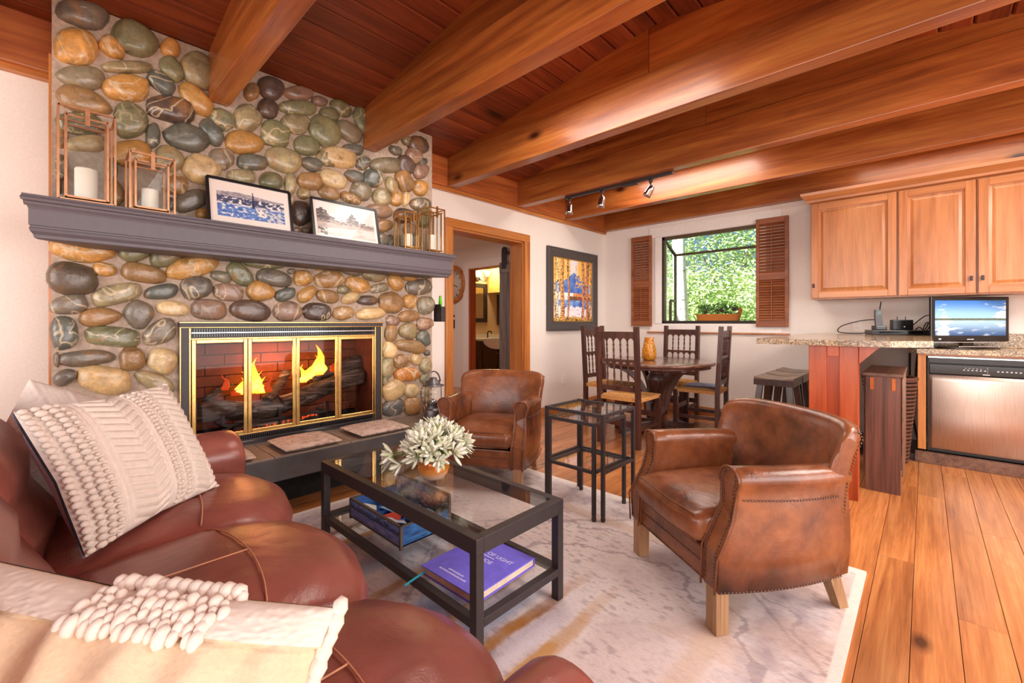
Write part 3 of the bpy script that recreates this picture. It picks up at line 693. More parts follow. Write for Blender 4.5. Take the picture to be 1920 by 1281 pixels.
# firebox interior: refractory bricks, grate, logs, flames, embers
bxm = plain('firebrick', '8a4a30', .85, 0, .15, 18, .3)
MB().bx(-.30, -.29, .56, 1.68, .37, 1.06).build('firebox_back', M['soot'], fi)
me = {}
for r_ in range(9):
    for k in range(-1, 6):
        y0 = .565+k*.215+(.1075 if r_ % 2 else 0); y1 = y0+.209; y0, y1 = max(y0, .562), min(y1, 1.678)
        if y1-y0 < .02: continue
        MB().bx(-.29, -.278, y0, y1, .44+r_*.068, .44+r_*.068+.063, .002).build('firebrick', bxm, fi)
for yy in (.555, 1.685): MB().bx(-.29, -.005, yy-.006, yy+.006, .37, 1.06).build('firebox_side', bxm, fi)
MB().bx(-.29, -.005, .55, 1.69, 1.03, 1.05).build('firebox_top', M['soot'], fi)
MB().bx(-.29, -.005, .55, 1.69, .37, .40).build('firebox_floor', M['soot'], fi)
gr = MB()
for y in (.72, 1.04, 1.36): gr.bx(-.07, -.055, y-.008, y+.008, .40, .56); gr.bx(-.24, -.055, y-.008, y+.008, .475, .49)
gr.bar((-.06, .72, .49), (-.06, 1.36, .49), .014); gr.bar((-.06, .62, .41), (-.06, .78, .49), .012); gr.bar((-.06, 1.24, .46), (-.06, 1.38, .41), .012)
gr.build('grate', M['black'], fi)
def logmat():
    m, nt, b = newmat('charred_log'); v = coords(nt, (16, 2.2, 16)); n = noisetex(nt, v, 1.6, 6, .7, 1.2)
    nt.links.new(ramp(nt, n, [(.35, lin('2a2220')), (.52, lin('655852')), (.7, lin('bdb2aa'))]), b.inputs['Base Color']); b.inputs['Roughness'].default_value = .9
    bump(nt, b, n, .8, .02); return m
lm = logmat()
def log(p0, p1, r0, r1, sd):
    p0, p1 = Vector(p0), Vector(p1); n = 12; mb = MB(); rings = []; d = (p1-p0).normalized(); a = Vector((1, 0, 0)); a = (a-d*a.dot(d)).normalized(); b = d.cross(a)
    for i in range(n+1):
        t = i/n; c = p0.lerp(p1, t)+Vector((0, 0, .012*math.sin(5*t+sd)))
        rings.append([c+(a*math.cos(q)+b*math.sin(q))*(r0+(r1-r0)*t)*(1+.22*noise.noise(Vector((math.cos(q)*1.5, math.sin(q)*1.5, t*6+sd)))) for q in [2*PI*j/14 for j in range(14)]])
    mb.loft(rings); return mb.build('log', lm, fi)
log((-.16, .60, .56), (-.13, 1.10, .56), .062, .058, 1); log((-.10, 1.06, .585), (-.14, 1.66, .70), .058, .062, 4)
log((-.20, 1.30, .70), (-.2, 1.67, .83), .045, .05, 7); log((-.12, .98, .60), (-.22, 1.14, .76), .035, .03, 9); log((-.2, .66, .62), (-.22, .80, .74), .028, .02, 12)
log((-.09, .78, .46), (-.09, 1.30, .47), .03, .03, 14)
def firemat(name, stops, s):
    m, nt, b = newmat(name); g = N(nt, 'ShaderNodeTexCoord'); x = N(nt, 'ShaderNodeSeparateXYZ'); nt.links.new(g.outputs['Generated'], x.inputs[0])
    c = ramp(nt, x.outputs['Z'], stops); nt.links.new(c, b.inputs['Emission Color']); b.inputs['Emission Strength'].default_value = s
    b.inputs['Base Color'].default_value = (.1, .02, 0, 1); return m
fm = firemat('flame', [(0, (1, .24, .01, 1)), (.18, (1, .62, .10, 1)), (.5, (1, .5, .03, 1)), (1, (1, .22, .01, 1))], 5.0)
fm2 = firemat('ember_flame', [(0, (1, .10, .01, 1)), (1, (.9, .04, .005, 1))], .8)
def flame(y, z, w, h, x=-.17, name='flame', mat=fm):
    mb = MB(); rings = []
    for t, rr in ((0, .75), (.12, 1), (.35, .82), (.6, .5), (.82, .22), (1, .03)):
        dx = .012*math.sin(t*7+y*40); rings.append([Vector((x+.5*w*rr*.6*math.cos(a), y+dx*2*t+w*.5*rr*math.sin(a)*(1+.12*noise.noise(Vector((a, t*4, y*9)))), z+h*t)) for a in [2*PI*j/10 for j in range(10)]])
    return mb.loft(rings).build(name, mat, fi)
for y, z, w, h in ((.845, .655, .07, .11), (.885, .655, .08, .185), (.93, .655, .07, .235), (.965, .65, .06, .11), (1.235, .695, .06, .13), (1.275, .715, .05, .10), (1.345, .74, .10, .22), (1.375, .745, .06, .10), (.86, .655, .06, .15), (.91, .655, .06, .20), (.95, .65, .05, .15), (1.30, .725, .05, .12), (1.325, .735, .06, .15), (1.255, .705, .04, .085)): flame(y, z, w, h)
for y, z, w, h in ((.80, .66, .06, .04), (.745, .70, .045, .10), (.99, .66, .05, .10), (1.17, .68, .04, .12), (1.43, .76, .06, .07), (1.05, .555, .06, .035), (1.12, .565, .05, .045)): flame(y, z, w, h, -.12, 'glow', fm2)
em = MB(); re = random.Random(2)
for k in range(120):
    t = re.random(); em.ball((-.05-re.random()*.05, .76+.52*t, .415+.05*t+re.random()*.02), .007, 5, 3)
em.build('ember', emit('ember', (1, .12, .03, 1), .7), fi, kind='stuff')
light('fire_glow', 'POINT', (FX-.12, 1.05, .86), (0, 0, 0), 6.0, (1, .40, .14), .12)

# ---------------------------------------------------------------- mantel and what stands on it
ma = thing('mantel_shelf', 'long grey painted mantel shelf with stepped crown profile on the stonework', 'mantel')
prof = [(.0, 1.67), (.26, 1.67), (.265, 1.66), (.262, 1.65), (.252, 1.646), (.250, 1.638), (.243, 1.625), (.240, 1.616), (.240, 1.548), (.236, 1.545), (.236, 1.538), (.239, 1.534), (.236, 1.522), (.226, 1.508), (.224, 1.495), (.214, 1.49), (0, 1.49)]
rings = []
ya, yb = -.09, 2.285
for y, s in ((ya, -1), (yb, 1)):
    rings.append([Vector((FX+px, y+s*(px-.26), pz)) for px, pz in prof])
MB().loft(rings, True, True, False).build('moulding', M['mantel'], ma)
MB().bx(FX+.02, FX+.262, ya+.0, yb-.0, 1.6695, 1.678, .003).build('top_board', M['mantel'], ma)
MT = 1.678
def candle(x, y, z, r, h, label):
    t = thing('pillar_candle', label, 'candle', (x, y, z), 0, None)
    MB().lathe([(r*.96, 0), (r, .004), (r, h-.006), (r*.93, h), (r*.5, h-.006), (.004, h-.009)], 20).build('wax', M['candle'], t)
    MB().tube([(0, 0, h-.01), (.001, 0, h+.006), (.004, 0, h+.012)], .0014, 5).build('wick', M['soot'], t)
def wirelantern(x, y, w, h, label, clab, cr, ch, mat='copper', bars=0, rz=0):
    t = thing('wire_lantern', label, 'lantern', (x, y, MT), rz, None); r = .0042
    def cage(s, z0, z1, nm):
        c = [(-s, -s), (s, -s), (s, s), (-s, s)]
        for a in c: MB().bar((a[0], a[1], z0), (a[0], a[1], z1), r*2).build('cage_post', M[mat], t)
        for z in (z0+r, z1-r):
            mb = MB()
            for k in range(4): a, b = c[k], c[(k+1) % 4]; mb.bar((a[0], a[1], z), (b[0], b[1], z), r*2)
            mb.build(nm, M[mat], t)
    cage(w/2, .0, h, 'outer_ring'); cage(w/2*.74, .02, h-.03, 'inner_ring')
    s = w/2*.74
    MB().bx(-s, s, -s, s, .02, .028).build('base_tray', M[mat], t)
    [MB().bar((-w/2, q_, z_), (w/2, q_, z_), r*1.6).build('tie_bar', M[mat], t) for q_ in (-s, s) for z_ in (.022, h-.03)]
    for a, b in (((-s, -s), (s, -s)), ((s, -s), (s, s)), ((s, s), (-s, s)), ((-s, s), (-s, -s))):
        nn = Vector((b[1]-a[1], a[0]-b[0], 0)).normalized()
        MB().poly([(a[0], a[1], .028), (b[0], b[1], .028), (b[0], b[1], h-.036), (a[0], a[1], h-.036)], nn, .002).build('glass_side', M['glass'], t)
    if bars:
        for k in range(1, bars):
            q = -w/2+w*k/bars
            MB().bar((w/2, q, 0), (w/2, q, h), r*1.2).build('bar', M[mat], t); MB().bar((-w/2, q, 0), (-w/2, q, h), r*1.2).build('bar', M[mat], t)
    MB().bx(w/2-.004, w/2+.006, -.008, .008, h-.075, h+.012).build('clasp', M[mat], t)
    candle(x, y, MT+.0285, cr, ch, clab)
wirelantern(-2.92, .115, .19, .43, 'tallest copper wire lantern at the near end of the mantel', 'wide ivory pillar candle inside the tallest copper lantern', .042, .15)
wirelantern(-2.92, .352, .175, .29, 'short copper wire lantern beside the tallest lantern on the mantel', 'ivory pillar candle inside the short copper lantern beside the lake photo', .036, .105)
wirelantern(-2.91, 1.90, .15, .285, 'short brass wire lantern beside the river photo on the mantel', 'ivory pillar candle inside the short brass lantern by the river photo', .033, .10, 'brass', 3)
wirelantern(-2.91, 2.12, .15, .36, 'tall brass wire lantern at the doorway end of the mantel', 'ivory pillar candle inside the tall brass lantern at the mantel end', .034, .125, 'brass', 2)
pmat = painted('photo_print', .35, coat=.3)
def photoframe(y0, y1, h, label, fn, xb):
    w = y1-y0; t = thing('photo_frame', label, 'picture', (xb, (y0+y1)/2, MT+.001))
    L = Matrix.Rotation(R(-13), 4, 'Y'); b = .012
    def P(u, v, d=0): return L @ Vector((d, (u-.5)*w, v*h))
    for (a, c) in (((0, 0), (1, 0)), ((0, 1), (1, 1)), ((0, 0), (0, 1)), ((1, 0), (1, 1))):
        aa = [b/2/w if q == 0 else 1-b/2/w for q in (a[0], c[0])]; vv = [b/2/h if q == 0 else 1-b/2/h for q in (a[1], c[1])]
        MB().bar(P(aa[0], vv[0], .006), P(aa[1], vv[1], .006), .016, b, up=L @ Vector((1, 0, 0))).build('frame_side', M['blackp'], t)
    MB().add([P(u, v, d) for d in (-.004, .002) for u, v in ((.01, .02), (.99, .02), (.99, .98), (.01, .98))], [(3, 2, 1, 0), (4, 5, 6, 7), (0, 1, 5, 4), (1, 2, 6, 5), (2, 3, 7, 6), (3, 0, 4, 7)]).build('backing', M['blackp'], t)
    picture('print', t, P(.02, .03, .004), P(.98, .03, .004)-P(.02, .03, .004), P(.02, .97, .004)-P(.02, .03, .004), 170, 104, fn, pmat)
    q = P(.5, .6, -.004); MB().bar(q, (q.x-.06, 0, .001), .03, .003).build('easel_leg', M['blackp'], t)
def lake(u, v):
    if not (.09 < u < .92 and .17 < v < .82): return lin('f3e6dc')
    u = (u-.09)/.83; v = (v-.17)/.65
    n = nz(u*17, v*14, 1, 3); wht = lin('f2ece8'); dk = lin('4a4f6b')
    spire = abs(u-.52) < .022*(1.15-max(0, v-.4)*1.5) and .42 < v < 1.0
    if spire: return lin('3a3d58')
    if v > .86+.05*math.sin(u*5): return lin('efe6e0')
    if v > .74: return lerp(lin('b9aeb0'), lin('8d8890'), .5+n)
    if v > .50: return wht if n > .28-(.12 if u > .7 else 0) else (dk if n < .12 else lin('8b8ea3'))
    if v > .44: return wht if nz(u*14, v*40, 5) > -.1 else lin('5f75ad')
    if .55 < u < .75 and abs((u-.65)/.1)**2+abs((v-.30)/.16)**2 < 1: return wht if n > -.1 else lin('8b8ea3')
    if u > .72 and v < .4 and n > 0: return lerp(wht, dk, .3)
    return lerp(lin('4a6bb0'), lin('7fa0d8'), .5+.8*n) if n < .35 else wht
def river(u, v):
    if not (.05 < u < .95 and .08 < v < .93): return lin('f1e2da')
    u = (u-.05)/.9; v = (v-.08)/.85; n = nz(u*20, v*20, 8); n2 = nz(u*6, v*9, 2)
    sk = lin('ece4e0'); tr = lin('54494b'); md = lin('a08c86')
    edge = .50+.35*max(0, 1-abs(u-.08)/.22)+.36*max(0, 1-abs(u-.60)/.12)+.1*n2
    if v > .5: 
        if v < edge+.12*n: return tr if n > -.25 else md
        return lerp(sk, md, .0 if u < .75 else .35)
    if v > .40: return md if n > -.1 else tr
    if v > .22+.12*u: return lerp(lin('c9b6ac'), md, .5+.7*n2)
    if u < .16 and v < .3 and n > -.1: return tr
    return lerp(lin('dccdc6'), md, max(0, n2*.8))
photoframe(.598, 1.05, .285, 'framed blue-toned lake photo leaning on the mantel', lake, -2.90)
photoframe(1.175, 1.655, .285, 'framed grey river and trees photo leaning on the mantel', river, -2.90)

# match holder with green lighter on the chimney side
mh = thing('match_holder', 'black metal match holder hung on the chimney side below the mantel', 'holder', (-3.06, 2.315, 1.13))
b_ = MB(); b_.bx(-.05, .05, -.025, .025, 0, .003); b_.bx(-.05, .05, -.025, -.022, 0, .15); b_.bx(-.05, .05, .022, .025, 0, .12); b_.bx(-.05, -.047, -.025, .025, 0, .13); b_.bx(.047, .05, -.025, .025, 0, .13); b_.build('box', M['black'], mh)
gl = thing('lighter', 'green lighter standing in the black match holder', 'lighter', (-3.045, 2.312, 1.134))
MB().bx(-.014, .014, -.010, .010, 0, .175, .004).build('body', plain('green_plastic', '5fd01e', .4), gl); MB().bx(-.012, .012, -.009, .009, .175, .21, .003).build('cap', plain('green_cap', '6be02a', .3), gl); MB().bx(-.009, .009, -.007, .007, .21, .22).build('trigger', M['chrome'], gl)

# barn lantern on the hearth
bl = thing('barn_lantern', 'pewter barn lantern with glass globe at the end of the hearth', 'lantern', (-2.79, 2.05, .366))
pw_ = plain('pewter', '6f6a6c', .4, .8, .08)
MB().lathe([(.075, 0), (.078, .01), (.066, .07), (.062, .085), (.05, .09), (.05, .10), (.045, .13), (.05, .14)], 18).build('tank', pw_, bl)
MB().lathe([(.045, .14), (.056, .165), (.06, .20), (.055, .235), (.046, .255)], 18, cap=False).build('globe', M['glass'], bl)
MB().lathe([(.084, .262), (.086, .268), (.055, .275), (.05, .30), (.03, .31), (.028, .325), (.01, .33)], 18).build('hood', pw_, bl)
for s in (-1, 1): MB().tube([(0, s*.06, .08), (0, s*.078, .12), (0, s*.078, .23), (0, s*.07, .268)], .004, 6).build('side_wire', pw_, bl)
MB().tube([(0, .066*math.cos(a), .29+.085*math.sin(a)) for a in [PI*k/12 for k in range(13)]], .006, 6).build('bail_handle', pw_, bl)
MB().lathe([(.015, .10), (.015, .15), (.006, .16)], 10).build('burner', M['chrome'], bl)
# ================================================================ SOFA
so = thing('reclining_sofa', 'chestnut leather three-seat reclining sofa with rolled arms in the foreground', 'sofa')
SX0, SX1 = -2.385, -.62
def superround(cx, cz_, rx, rz_, n=28, e=.6):
    return [(cx+rx*math.copysign(abs(math.cos(a))**e, math.cos(a)), cz_+rz_*math.copysign(abs(math.sin(a))**e, math.sin(a))) for a in [2*PI*k/n for k in range(n)]]
MB().bx(SX0-.02, SX1+.02, -.42, .50, .05, .30, .02).build('base', M['sofa'], so)
seats = [(-2.375, -1.70), (-1.70, -1.06), (-1.06, -.50)]
for k, (a, b) in enumerate(seats):
    w = b-a; rings = []; nu = 22; bul = (.15, .12, .13)[k]
    for i in range(nu+1):
        u = i/nu; q = 2*u-1; yf = .555+bul*(1-abs(q)**2.4); e = 1-abs(q)**5*.55; s = 1-.0*abs(q)**8
        zt = .452+.032*(1-q*q)
        ring = []
        prof_ = [(-.06, .30), (-.06, .41), (.0, .45), (.15, .468), (.32, .472), (.44, .462), (.52, .44), (.565, .40), (.585, .345), (.575, .28), (.55, .22), (.40, .2)]
        for (py, pz) in prof_:
            yy = py if py < .3 else .3+(py-.3)*(yf-.3)/(.585-.3)
            zz = pz-.2; zz = .2+zz*(.985-.11*(abs(q)**6)) ; zz += .014*(1-q*q)*(1 if pz > .38 else 0)
            wr = .006*nz(yy*5+k*7, q*4, k)*(1 if pz > .4 else .3)
            ring.append(Vector((a+w*(.5+.5*q*(.994 if abs(q) < 1 else 1.0)), yy, zz+wr)))
        rings.append(ring)
    c = MB().loft(rings, True, True, True).build('seat_cushion', M['sofa'], so)
    # welt seams: one across the cushion, one from it to the front edge
    def top(q, y):
        e = 1-.16*abs(q)**6; base = .474
        if y > .42: base = .474-.55*max(0, y-.46)**1.6
        return .2+(base-.2)*(.985-.11*abs(q)**6)+.014*(1-q*q)+.0015
    st = MB(); st.tube([(a+w*(.5+.5*q), .33+.05*(1-q*q), top(q, .33)) for q in [-.92+.1533*j for j in range(13)]], .0022, 5)
    st.tube([(a+w*.5, .38-.25*j/8, top(0, .38-.25*j/8)) for j in range(9)], .0022, 5)
    st.build('seam', M['stitch'], c, kind='stuff')
for k, (a, b) in enumerate([(-2.385, -1.72), (-1.72, -1.10), (-1.10, -.62)]):
    w = b-a; rings = []
    for i in range(17):
        q = -1+2*i/16; zt = (.905 if k == 0 else .875)-.075*abs(q)**3.2; pf = .06*(1-q*q)
        pr_ = [(-.34, .30), (-.38, .6), (-.37, zt-.12), (-.32, zt-.02), (-.25, zt), (-.17, zt-.03), (-.12+pf*.3, zt-.11), (-.08+pf*.5, zt-.19), (-.09+pf*.7, .62), (-.045+pf, .52), (-.04+pf*.7, .44), (-.10, .38)]
        rings.append([Vector((a+w*(.5+.5*q*.992), y+.006*nz(q*3, z*8, k), z)) for y, z in pr_])
    o = MB().loft(rings).build('back_cushion', M['sofa'], so)
    sm = MB(); zt = .905 if k == 0 else .875
    sm.tube([(a+w*(.5+.5*q), -.10+.042*(1-q*q)+.002, .655) for q in [-.9+.15*j for j in range(13)]], .0022, 5); sm.build('seam', M['stitch'], o, kind='stuff')
MB().bx(SX0+.0, SX1, -.42, -.32, .05, .80, .04).build('back_panel', M['sofa'], so)
def arm(xc, w, ztop, y1, y0=-.40):
    rings = []
    for y, s in ((y0, .9), (y0+.03, 1), (y1-.08, 1), (y1-.035, .985), (y1-.012, .93), (y1, .82)):
        ring = []
        for j in range(28):
            t = 2*PI*j/28; cx, sz = math.cos(t), math.sin(t)
            if sz >= -.2: px, pz = cx*w/2*1.0, ztop-w*.42+sz*w*.42
            else: px, pz = cx*w/2*.86, ztop-w*.42+sz*(ztop-w*.42-.05)
            ring.append(Vector((xc+px*s, y, (pz-.32)*s+.32)))
        rings.append(ring)
    o = MB().loft(rings, True, True, True).build('arm', M['sofa'], so)
    return o
arm(-2.455, .27, .60, .635); arm(-.485, .21, .488, .69)

# ---------------------------------------------------------------- throw pillows
def frame(o, ux, uy):
    """matrix with local x along ux, local y along uy (about), local z the pillow's face"""
    ux = Vector(ux).normalized(); uy = Vector(uy); uy = (uy-ux*uy.dot(ux)).normalized(); uz = ux.cross(uy)
    m = Matrix((ux, uy, uz)).transposed().to_4x4(); m.translation = Vector(o); return m
def pillow_shape(w, h, t):
    def at(u, v, sg, relief=0):
        a, b = 2*u-1, 2*v-1
        k = max(0, (1-abs(a)**2.6))*max(0, (1-abs(b)**2.6)); pin = 1-.07*(1-abs(a))*abs(b)**2; pin2 = 1-.07*(1-abs(b))*abs(a)**2
        return Vector((a*w/2*pin2, b*h/2*pin, sg*(t/2*k**.55+.004)+sg*relief))
    return at
def pillow(label, Mx, w, h, t, fn, mat, back='greyback', n=70):
    th = thing('throw_pillow', label, 'pillow'); th.matrix_world = Mx
    at = pillow_shape(w, h, t)
    MB().grid(lambda u, v: at(u, v, 1, fn(u, v)), n, n).build('cover', mat, th)
    MB().grid(lambda u, v: at(u, v, -1), 24, 24).build('back', M[back], th)
    return th, at
def band(u, a, b): return a <= u < b
def chevron(u, v):
    r = 0
    for a, b in ((.255, .50), (.735, .985)):
        if a <= u < b:
            q = (u-a)/(b-a); d = abs(q-.62)/.62 if q < .62 else (q-.62)/.38
            s = (v*17+.9*(1-d if q < .62 else 1-d*1.0)) % 1
            r = .0105*abs(math.sin(PI*s))**.7
            if abs(q-.62) < .025: r *= .5
    for c in (.20, .235, .52, .55, .635, .715):
        if abs(u-c) < .011: r = .006*(.6+.4*abs(math.sin(v*60)))*math.cos((u-c)/.011*PI/2)
    if band(u, .0, .18): r = .001
    return r
p1, p2 = Vector((-2.035, .44, .475)), Vector((-1.70, .075, .475))   # bottom edge, right to left
up = Vector((-.14, -.15, .40))
bl_, br_ = p2, p1; wv = br_-bl_; wlen = .52
hv = up.normalized()*.44
cen = (bl_+br_)/2+hv/2
PM1 = frame(cen, wv, hv)
pw1, at1 = pillow('ivory throw pillow with chevron weave and rows of pompoms on the far sofa seat', PM1, wlen, .45, .17, chevron, M['ivory'], n=210)
mb = MB(); rp = random.Random(4)
for uu, rr in ((.012, .0125), (.065, .0125), (.115, .012), (.158, .009)):
    for k in range(24):
        v = .02+.96*k/23; p = at1(uu, v, 1, .006); mb.ball(p+Vector((rp.uniform(-.002, .002), 0, .004)), rr*rp.uniform(.85, 1.15), 7, 5, (1.25, .8, .8))
mb.build('pompom', M['ivory'], pw1, kind='stuff')
mb = MB()
for uu, rr in ((.578, .0085), (.605, .0085), (.665, .0085), (.69, .008)):
    for k in range(30):
        p = at1(uu, .02+.96*k/29+rp.uniform(-.004, .004), 1, .003); mb.ball(p, rr*rp.uniform(.85, 1.2), 6, 4, (1.2, .8, .8))
mb.build('bobble', M['ivory'], pw1, kind='stuff')
mb = MB()
for k in range(30):
    v = k/29; p = at1(1, v, 1); mb.ball(p, .009*rp.uniform(.7, 1.3), 6, 4, (1.3, .8, .8))
mb.build('edge_tassel', M['ivory'], pw1, kind='stuff')
def lattice(u, v):
    a = (u*4+v*4) % 1; b = (u*4-v*4) % 1; r = 0
    if min(a, 1-a) < .07 or min(b, 1-b) < .07: r = .004
    else: r = .0022*math.sin(u*150)*math.sin(v*150)
    return r
PM2 = frame((-2.245, .055, .635), (.05, .30, -.12), (-.14, .17, .40))
pillow('cream throw pillow with a raised diamond lattice, behind the chevron pillow', PM2, .44, .46, .17, lattice, M['ivory'], n=100)
def canvas(u, v):
    if v > .89: return .003*nz(u*40, v*40, 1)+.004
    f = .0085*math.sin(u*46+4*v+2*nz(u*3, v*2))*(.4+.6*v); return f+(-.004 if abs(v-.89) < .007 else 0)
PM3 = frame((-.745, -.018, .60), (.404, .345, -.06), (-.12, .14, .30))
pw3, at3 = pillow('cream canvas pillow with a tufted pompom top edge, nearest the viewer', PM3, .60, .40, .18, canvas, M['linen'], 'ivory', n=140)
MB().grid(lambda u, v: at3(.004+.992*u, .895+.104*v, 1, .0065+.0045*abs(nz(u*48, v*7, 3, 2))), 170, 20).build('tufted_band', M['ivory'], pw3)
mb = MB()
for i in range(6):
    for j in range(13):
        v = .885+.115*i/5; u = .50+.27*j/12+(.014 if i % 2 else 0)+rp.uniform(-.004, .004)
        if rp.random() < .12: continue
        p = at3(min(.99, u), min(.999, v), 1, .004); mb.ball(p, .0100*rp.uniform(.7, 1.15), 8, 6, (.85, 1.3, .9))
for j in range(12):
    p = at3(.50+.27*j/11, 1.0, 1, .006); mb.ball(p+Vector((0, .008, 0)), .011*rp.uniform(.8, 1.2), 7, 5)
mb.build('pompom', M['ivory'], pw3, kind='stuff')
mb = MB()
for k in range(26):
    mb.ball(at3(1, k/25, 1), .013*rp.uniform(.8, 1.2), 7, 5, (.9, 1.3, .9))
mb.build('braid_edge', M['ivory'], pw3, kind='stuff')

# ================================================================ RUG
rug = thing('area_rug', 'distressed cream and mauve area rug under the coffee table', 'rug', (0, 0, .0005))
RX0, RX1, RY0, RY1 = -2.66, -.19, .42, 2.50
def rugcol(u, v):
    x, y = RX0+(RX1-RX0)*u, RY0+(RY1-RY0)*v
    n = nz(x*2.2, y*2.2, 1, 5); n2 = nz(x*20, y*52, 3, 5); n3 = nz(x*5, y*5, 6, 4)
    c = lerp(lin('e4d7d3'), lin('d2c0bd'), sst(-.3, .5, n))
    # worn medallion outlines
    d = math.hypot((x+.95)*1.0, (y-1.45)*1.2)+.10*n3
    if abs(d-.55) < .012 or abs(d-.80) < .009: c = lerp(c, lin('8d7a80'), .55)
    if abs((abs(x+1.0)+abs(y-1.5))-.95+.03*n3) < .010: c = lerp(c, lin('8d7a80'), .5)
    if n2 > .16: c = lerp(c, lin('9a8890'), min(.6, (n2-.16)*2.6)*(.35+.65*sst(-.2, .3, nz(x*3, y*3, 9))))
    # ochre, blue and umber bars woven across the middle
    w = sst(1.75, 1.2, y)*sst(.3, .6, y)
    for xc, hw, col in ((-1.085, .030, 'ad7434'), (-1.01, .045, 'dcd3da'), (-.93, .032, 'c99a62'), (-1.19, .06, 'c2c8d6'), (-1.30, .03, 'b98e62'), (-1.42, .07, 'aab2c6'), (-1.62, .03, 'c49a6e'), (-1.85, .08, 'b9bccb'), (-2.12, .035, 'c79a68')):
        k = max(0, 1-(abs(x-xc+.015*n3)/hw)**4)*w*(.70+.4*sst(-.25, .3, nz(x*8, y*3, 4)))
        k = min(1, k)
        if k > 0: c = lerp(c, lin(col), k)
    # border
    e = min(x-RX0, RX1-x, y-RY0, RY1-y)
    if .05 < e < .30:
        k = .35+.45*nz(x*14, y*14, 7); c = lerp(c, lin('9a8a96'), max(0, min(.7, k*sst(.05, .10, e)*sst(.30, .24, e))))
    if .30 < e < .42: c = lerp(c, lin('c9a98c'), .45*sst(.3, .34, e)*sst(.42, .38, e))
    if x > -.75 and y > 1.5: c = lerp(c, lin('c6a68c'), .35*sst(-.1, .4, n))
    if e < .035: c = lin('e6d8ce')
    return c
rm = painted('rug_pile', .95, fine=((5, 16, 1), 9.0, (.84, .80, .83, 1)))
def rugpos(u, v): return Vector((RX0+(RX1-RX0)*u, RY0+(RY1-RY0)*v, .009+.0006*nz(u*20, v*20)))
picture('pile', rug, (RX0, RY0, .010), (RX1-RX0, 0, 0), (0, RY1-RY0, 0), 330, 290, rugcol, rm)
MB().bx(RX0, RX1, RY0, RY1, 0, .0095, .002).build('backing', plain('rug_binding', 'e2d4c8', .95), rug)
RZ0 = .0108

# ================================================================ COFFEE TABLE
ct = thing('coffee_table', 'black metal coffee table with glass top and lower glass shelf', 'table', (-1.655, 1.185, RZ0))
CW, CD, CH = 1.19, .47, .40
for sx in (-1, 1):
    for sy in (-1, 1):
        x, y = sx*(CW/2-.017), sy*(CD/2-.017)
        MB().bx(x-.017, x+.017, y-.017, y+.017, .004, CH-.05, .002).build('leg', M['black'], ct)
        MB().bx(x-.016, x+.016, y-.016, y+.016, 0, .005).build('foot_pad', M['blackp'], ct)
for sy in (-1, 1):
    MB().bx(-CW/2, CW/2, sy*(CD/2)-(.035 if sy > 0 else 0), sy*(CD/2)+(.035 if sy < 0 else 0), CH-.055, CH, .002).build('apron', M['black'], ct)
    MB().bx(-CW/2+.034, CW/2-.034, sy*(CD/2)-(.03 if sy > 0 else 0), sy*(CD/2)+(.03 if sy < 0 else 0), .10, .13, .002).build('shelf_rail', M['black'], ct)
for sx in (-1, 1):
    MB().bx(sx*(CW/2)-(.035 if sx > 0 else 0), sx*(CW/2)+(.035 if sx < 0 else 0), -CD/2+.035, CD/2-.035, CH-.055, CH, .002).build('apron', M['black'], ct)
    MB().bx(sx*(CW/2)-(.03 if sx > 0 else 0), sx*(CW/2)+(.03 if sx < 0 else 0), -CD/2+.034, CD/2-.034, .10, .13, .002).build('shelf_rail', M['black'], ct)
MB().bx(-CW/2+.03, CW/2-.03, -CD/2+.03, CD/2-.03, CH-.008, CH-.001).build('glass_top', M['glass'], ct)
MB().bx(-CW/2+.03, CW/2-.03, -CD/2+.03, CD/2-.03, .122, .129).build('glass_shelf', M['glass'], ct)
TZ = CH+RZ0; SZ = .1295+RZ0
# book
bk = thing('coffee_table_book', 'large violet hardback book with turquoise ribbon on the coffee table shelf', 'book', (-1.285, 1.165, SZ), R(2))
BW, BD = .30, .335
MB().bx(-BW/2, BW/2, -BD/2, BD/2, 0, .004, .001).build('back_cover', plain('violet_cloth', '7468e2', .5), bk)
MB().bx(-BW/2, BW/2, -BD/2, BD/2, .030, .034, .001).build('front_cover', bpy.data.materials['violet_cloth'], bk)
MB().bx(-BW/2+.006, BW/2-.006, -BD/2+.006, BD/2-.004, .004, .030).build('page_block', plain('paper_edge', 'd8c4ac', .8), bk)
MB().bx(-BW/2, BW/2, BD/2-.004, BD/2, .0, .034, .001).build('spine', bpy.data.materials['violet_cloth'], bk)
mb = MB(); mb.loft([[Vector((-BW/2+.02+dx, -BD/2+.03-t, .018-t*.12)) for dx in (-.005, .005)]+[Vector((-BW/2+.02+dx, -BD/2+.03-t, .0165-t*.12)) for dx in (.005, -.005)] for t in (0, .04, .075, .12)], True, True, False)
rb = mb.build('ribbon', plain('turquoise_ribbon', '2fc0e0', .5), bk)
ink = plain('silver_ink', 'd8d4f4', .5)
def text(s, parent, Mx, size, mat, name='lettering', align='LEFT', ext=.0003):
    cu = bpy.data.curves.new(name, 'FONT'); cu.body = s; cu.size = size; cu.extrude = ext; cu.align_x = align
    o = bpy.data.objects.new(name, cu); COL.objects.link(o); bpy.context.view_layer.update()
    me = bpy.data.meshes.new_from_object(o.evaluated_get(bpy.context.evaluated_depsgraph_get())); bpy.data.objects.remove(o); bpy.data.curves.remove(cu)
    me.materials.clear(); me.materials.append(mat); o = link(name, me, parent); o.matrix_local = Mx; return o
TM = lambda x, y, z=.0343: Matrix.Translation((x, y, z)) @ Matrix.Rotation(R(0), 4, 'Z')
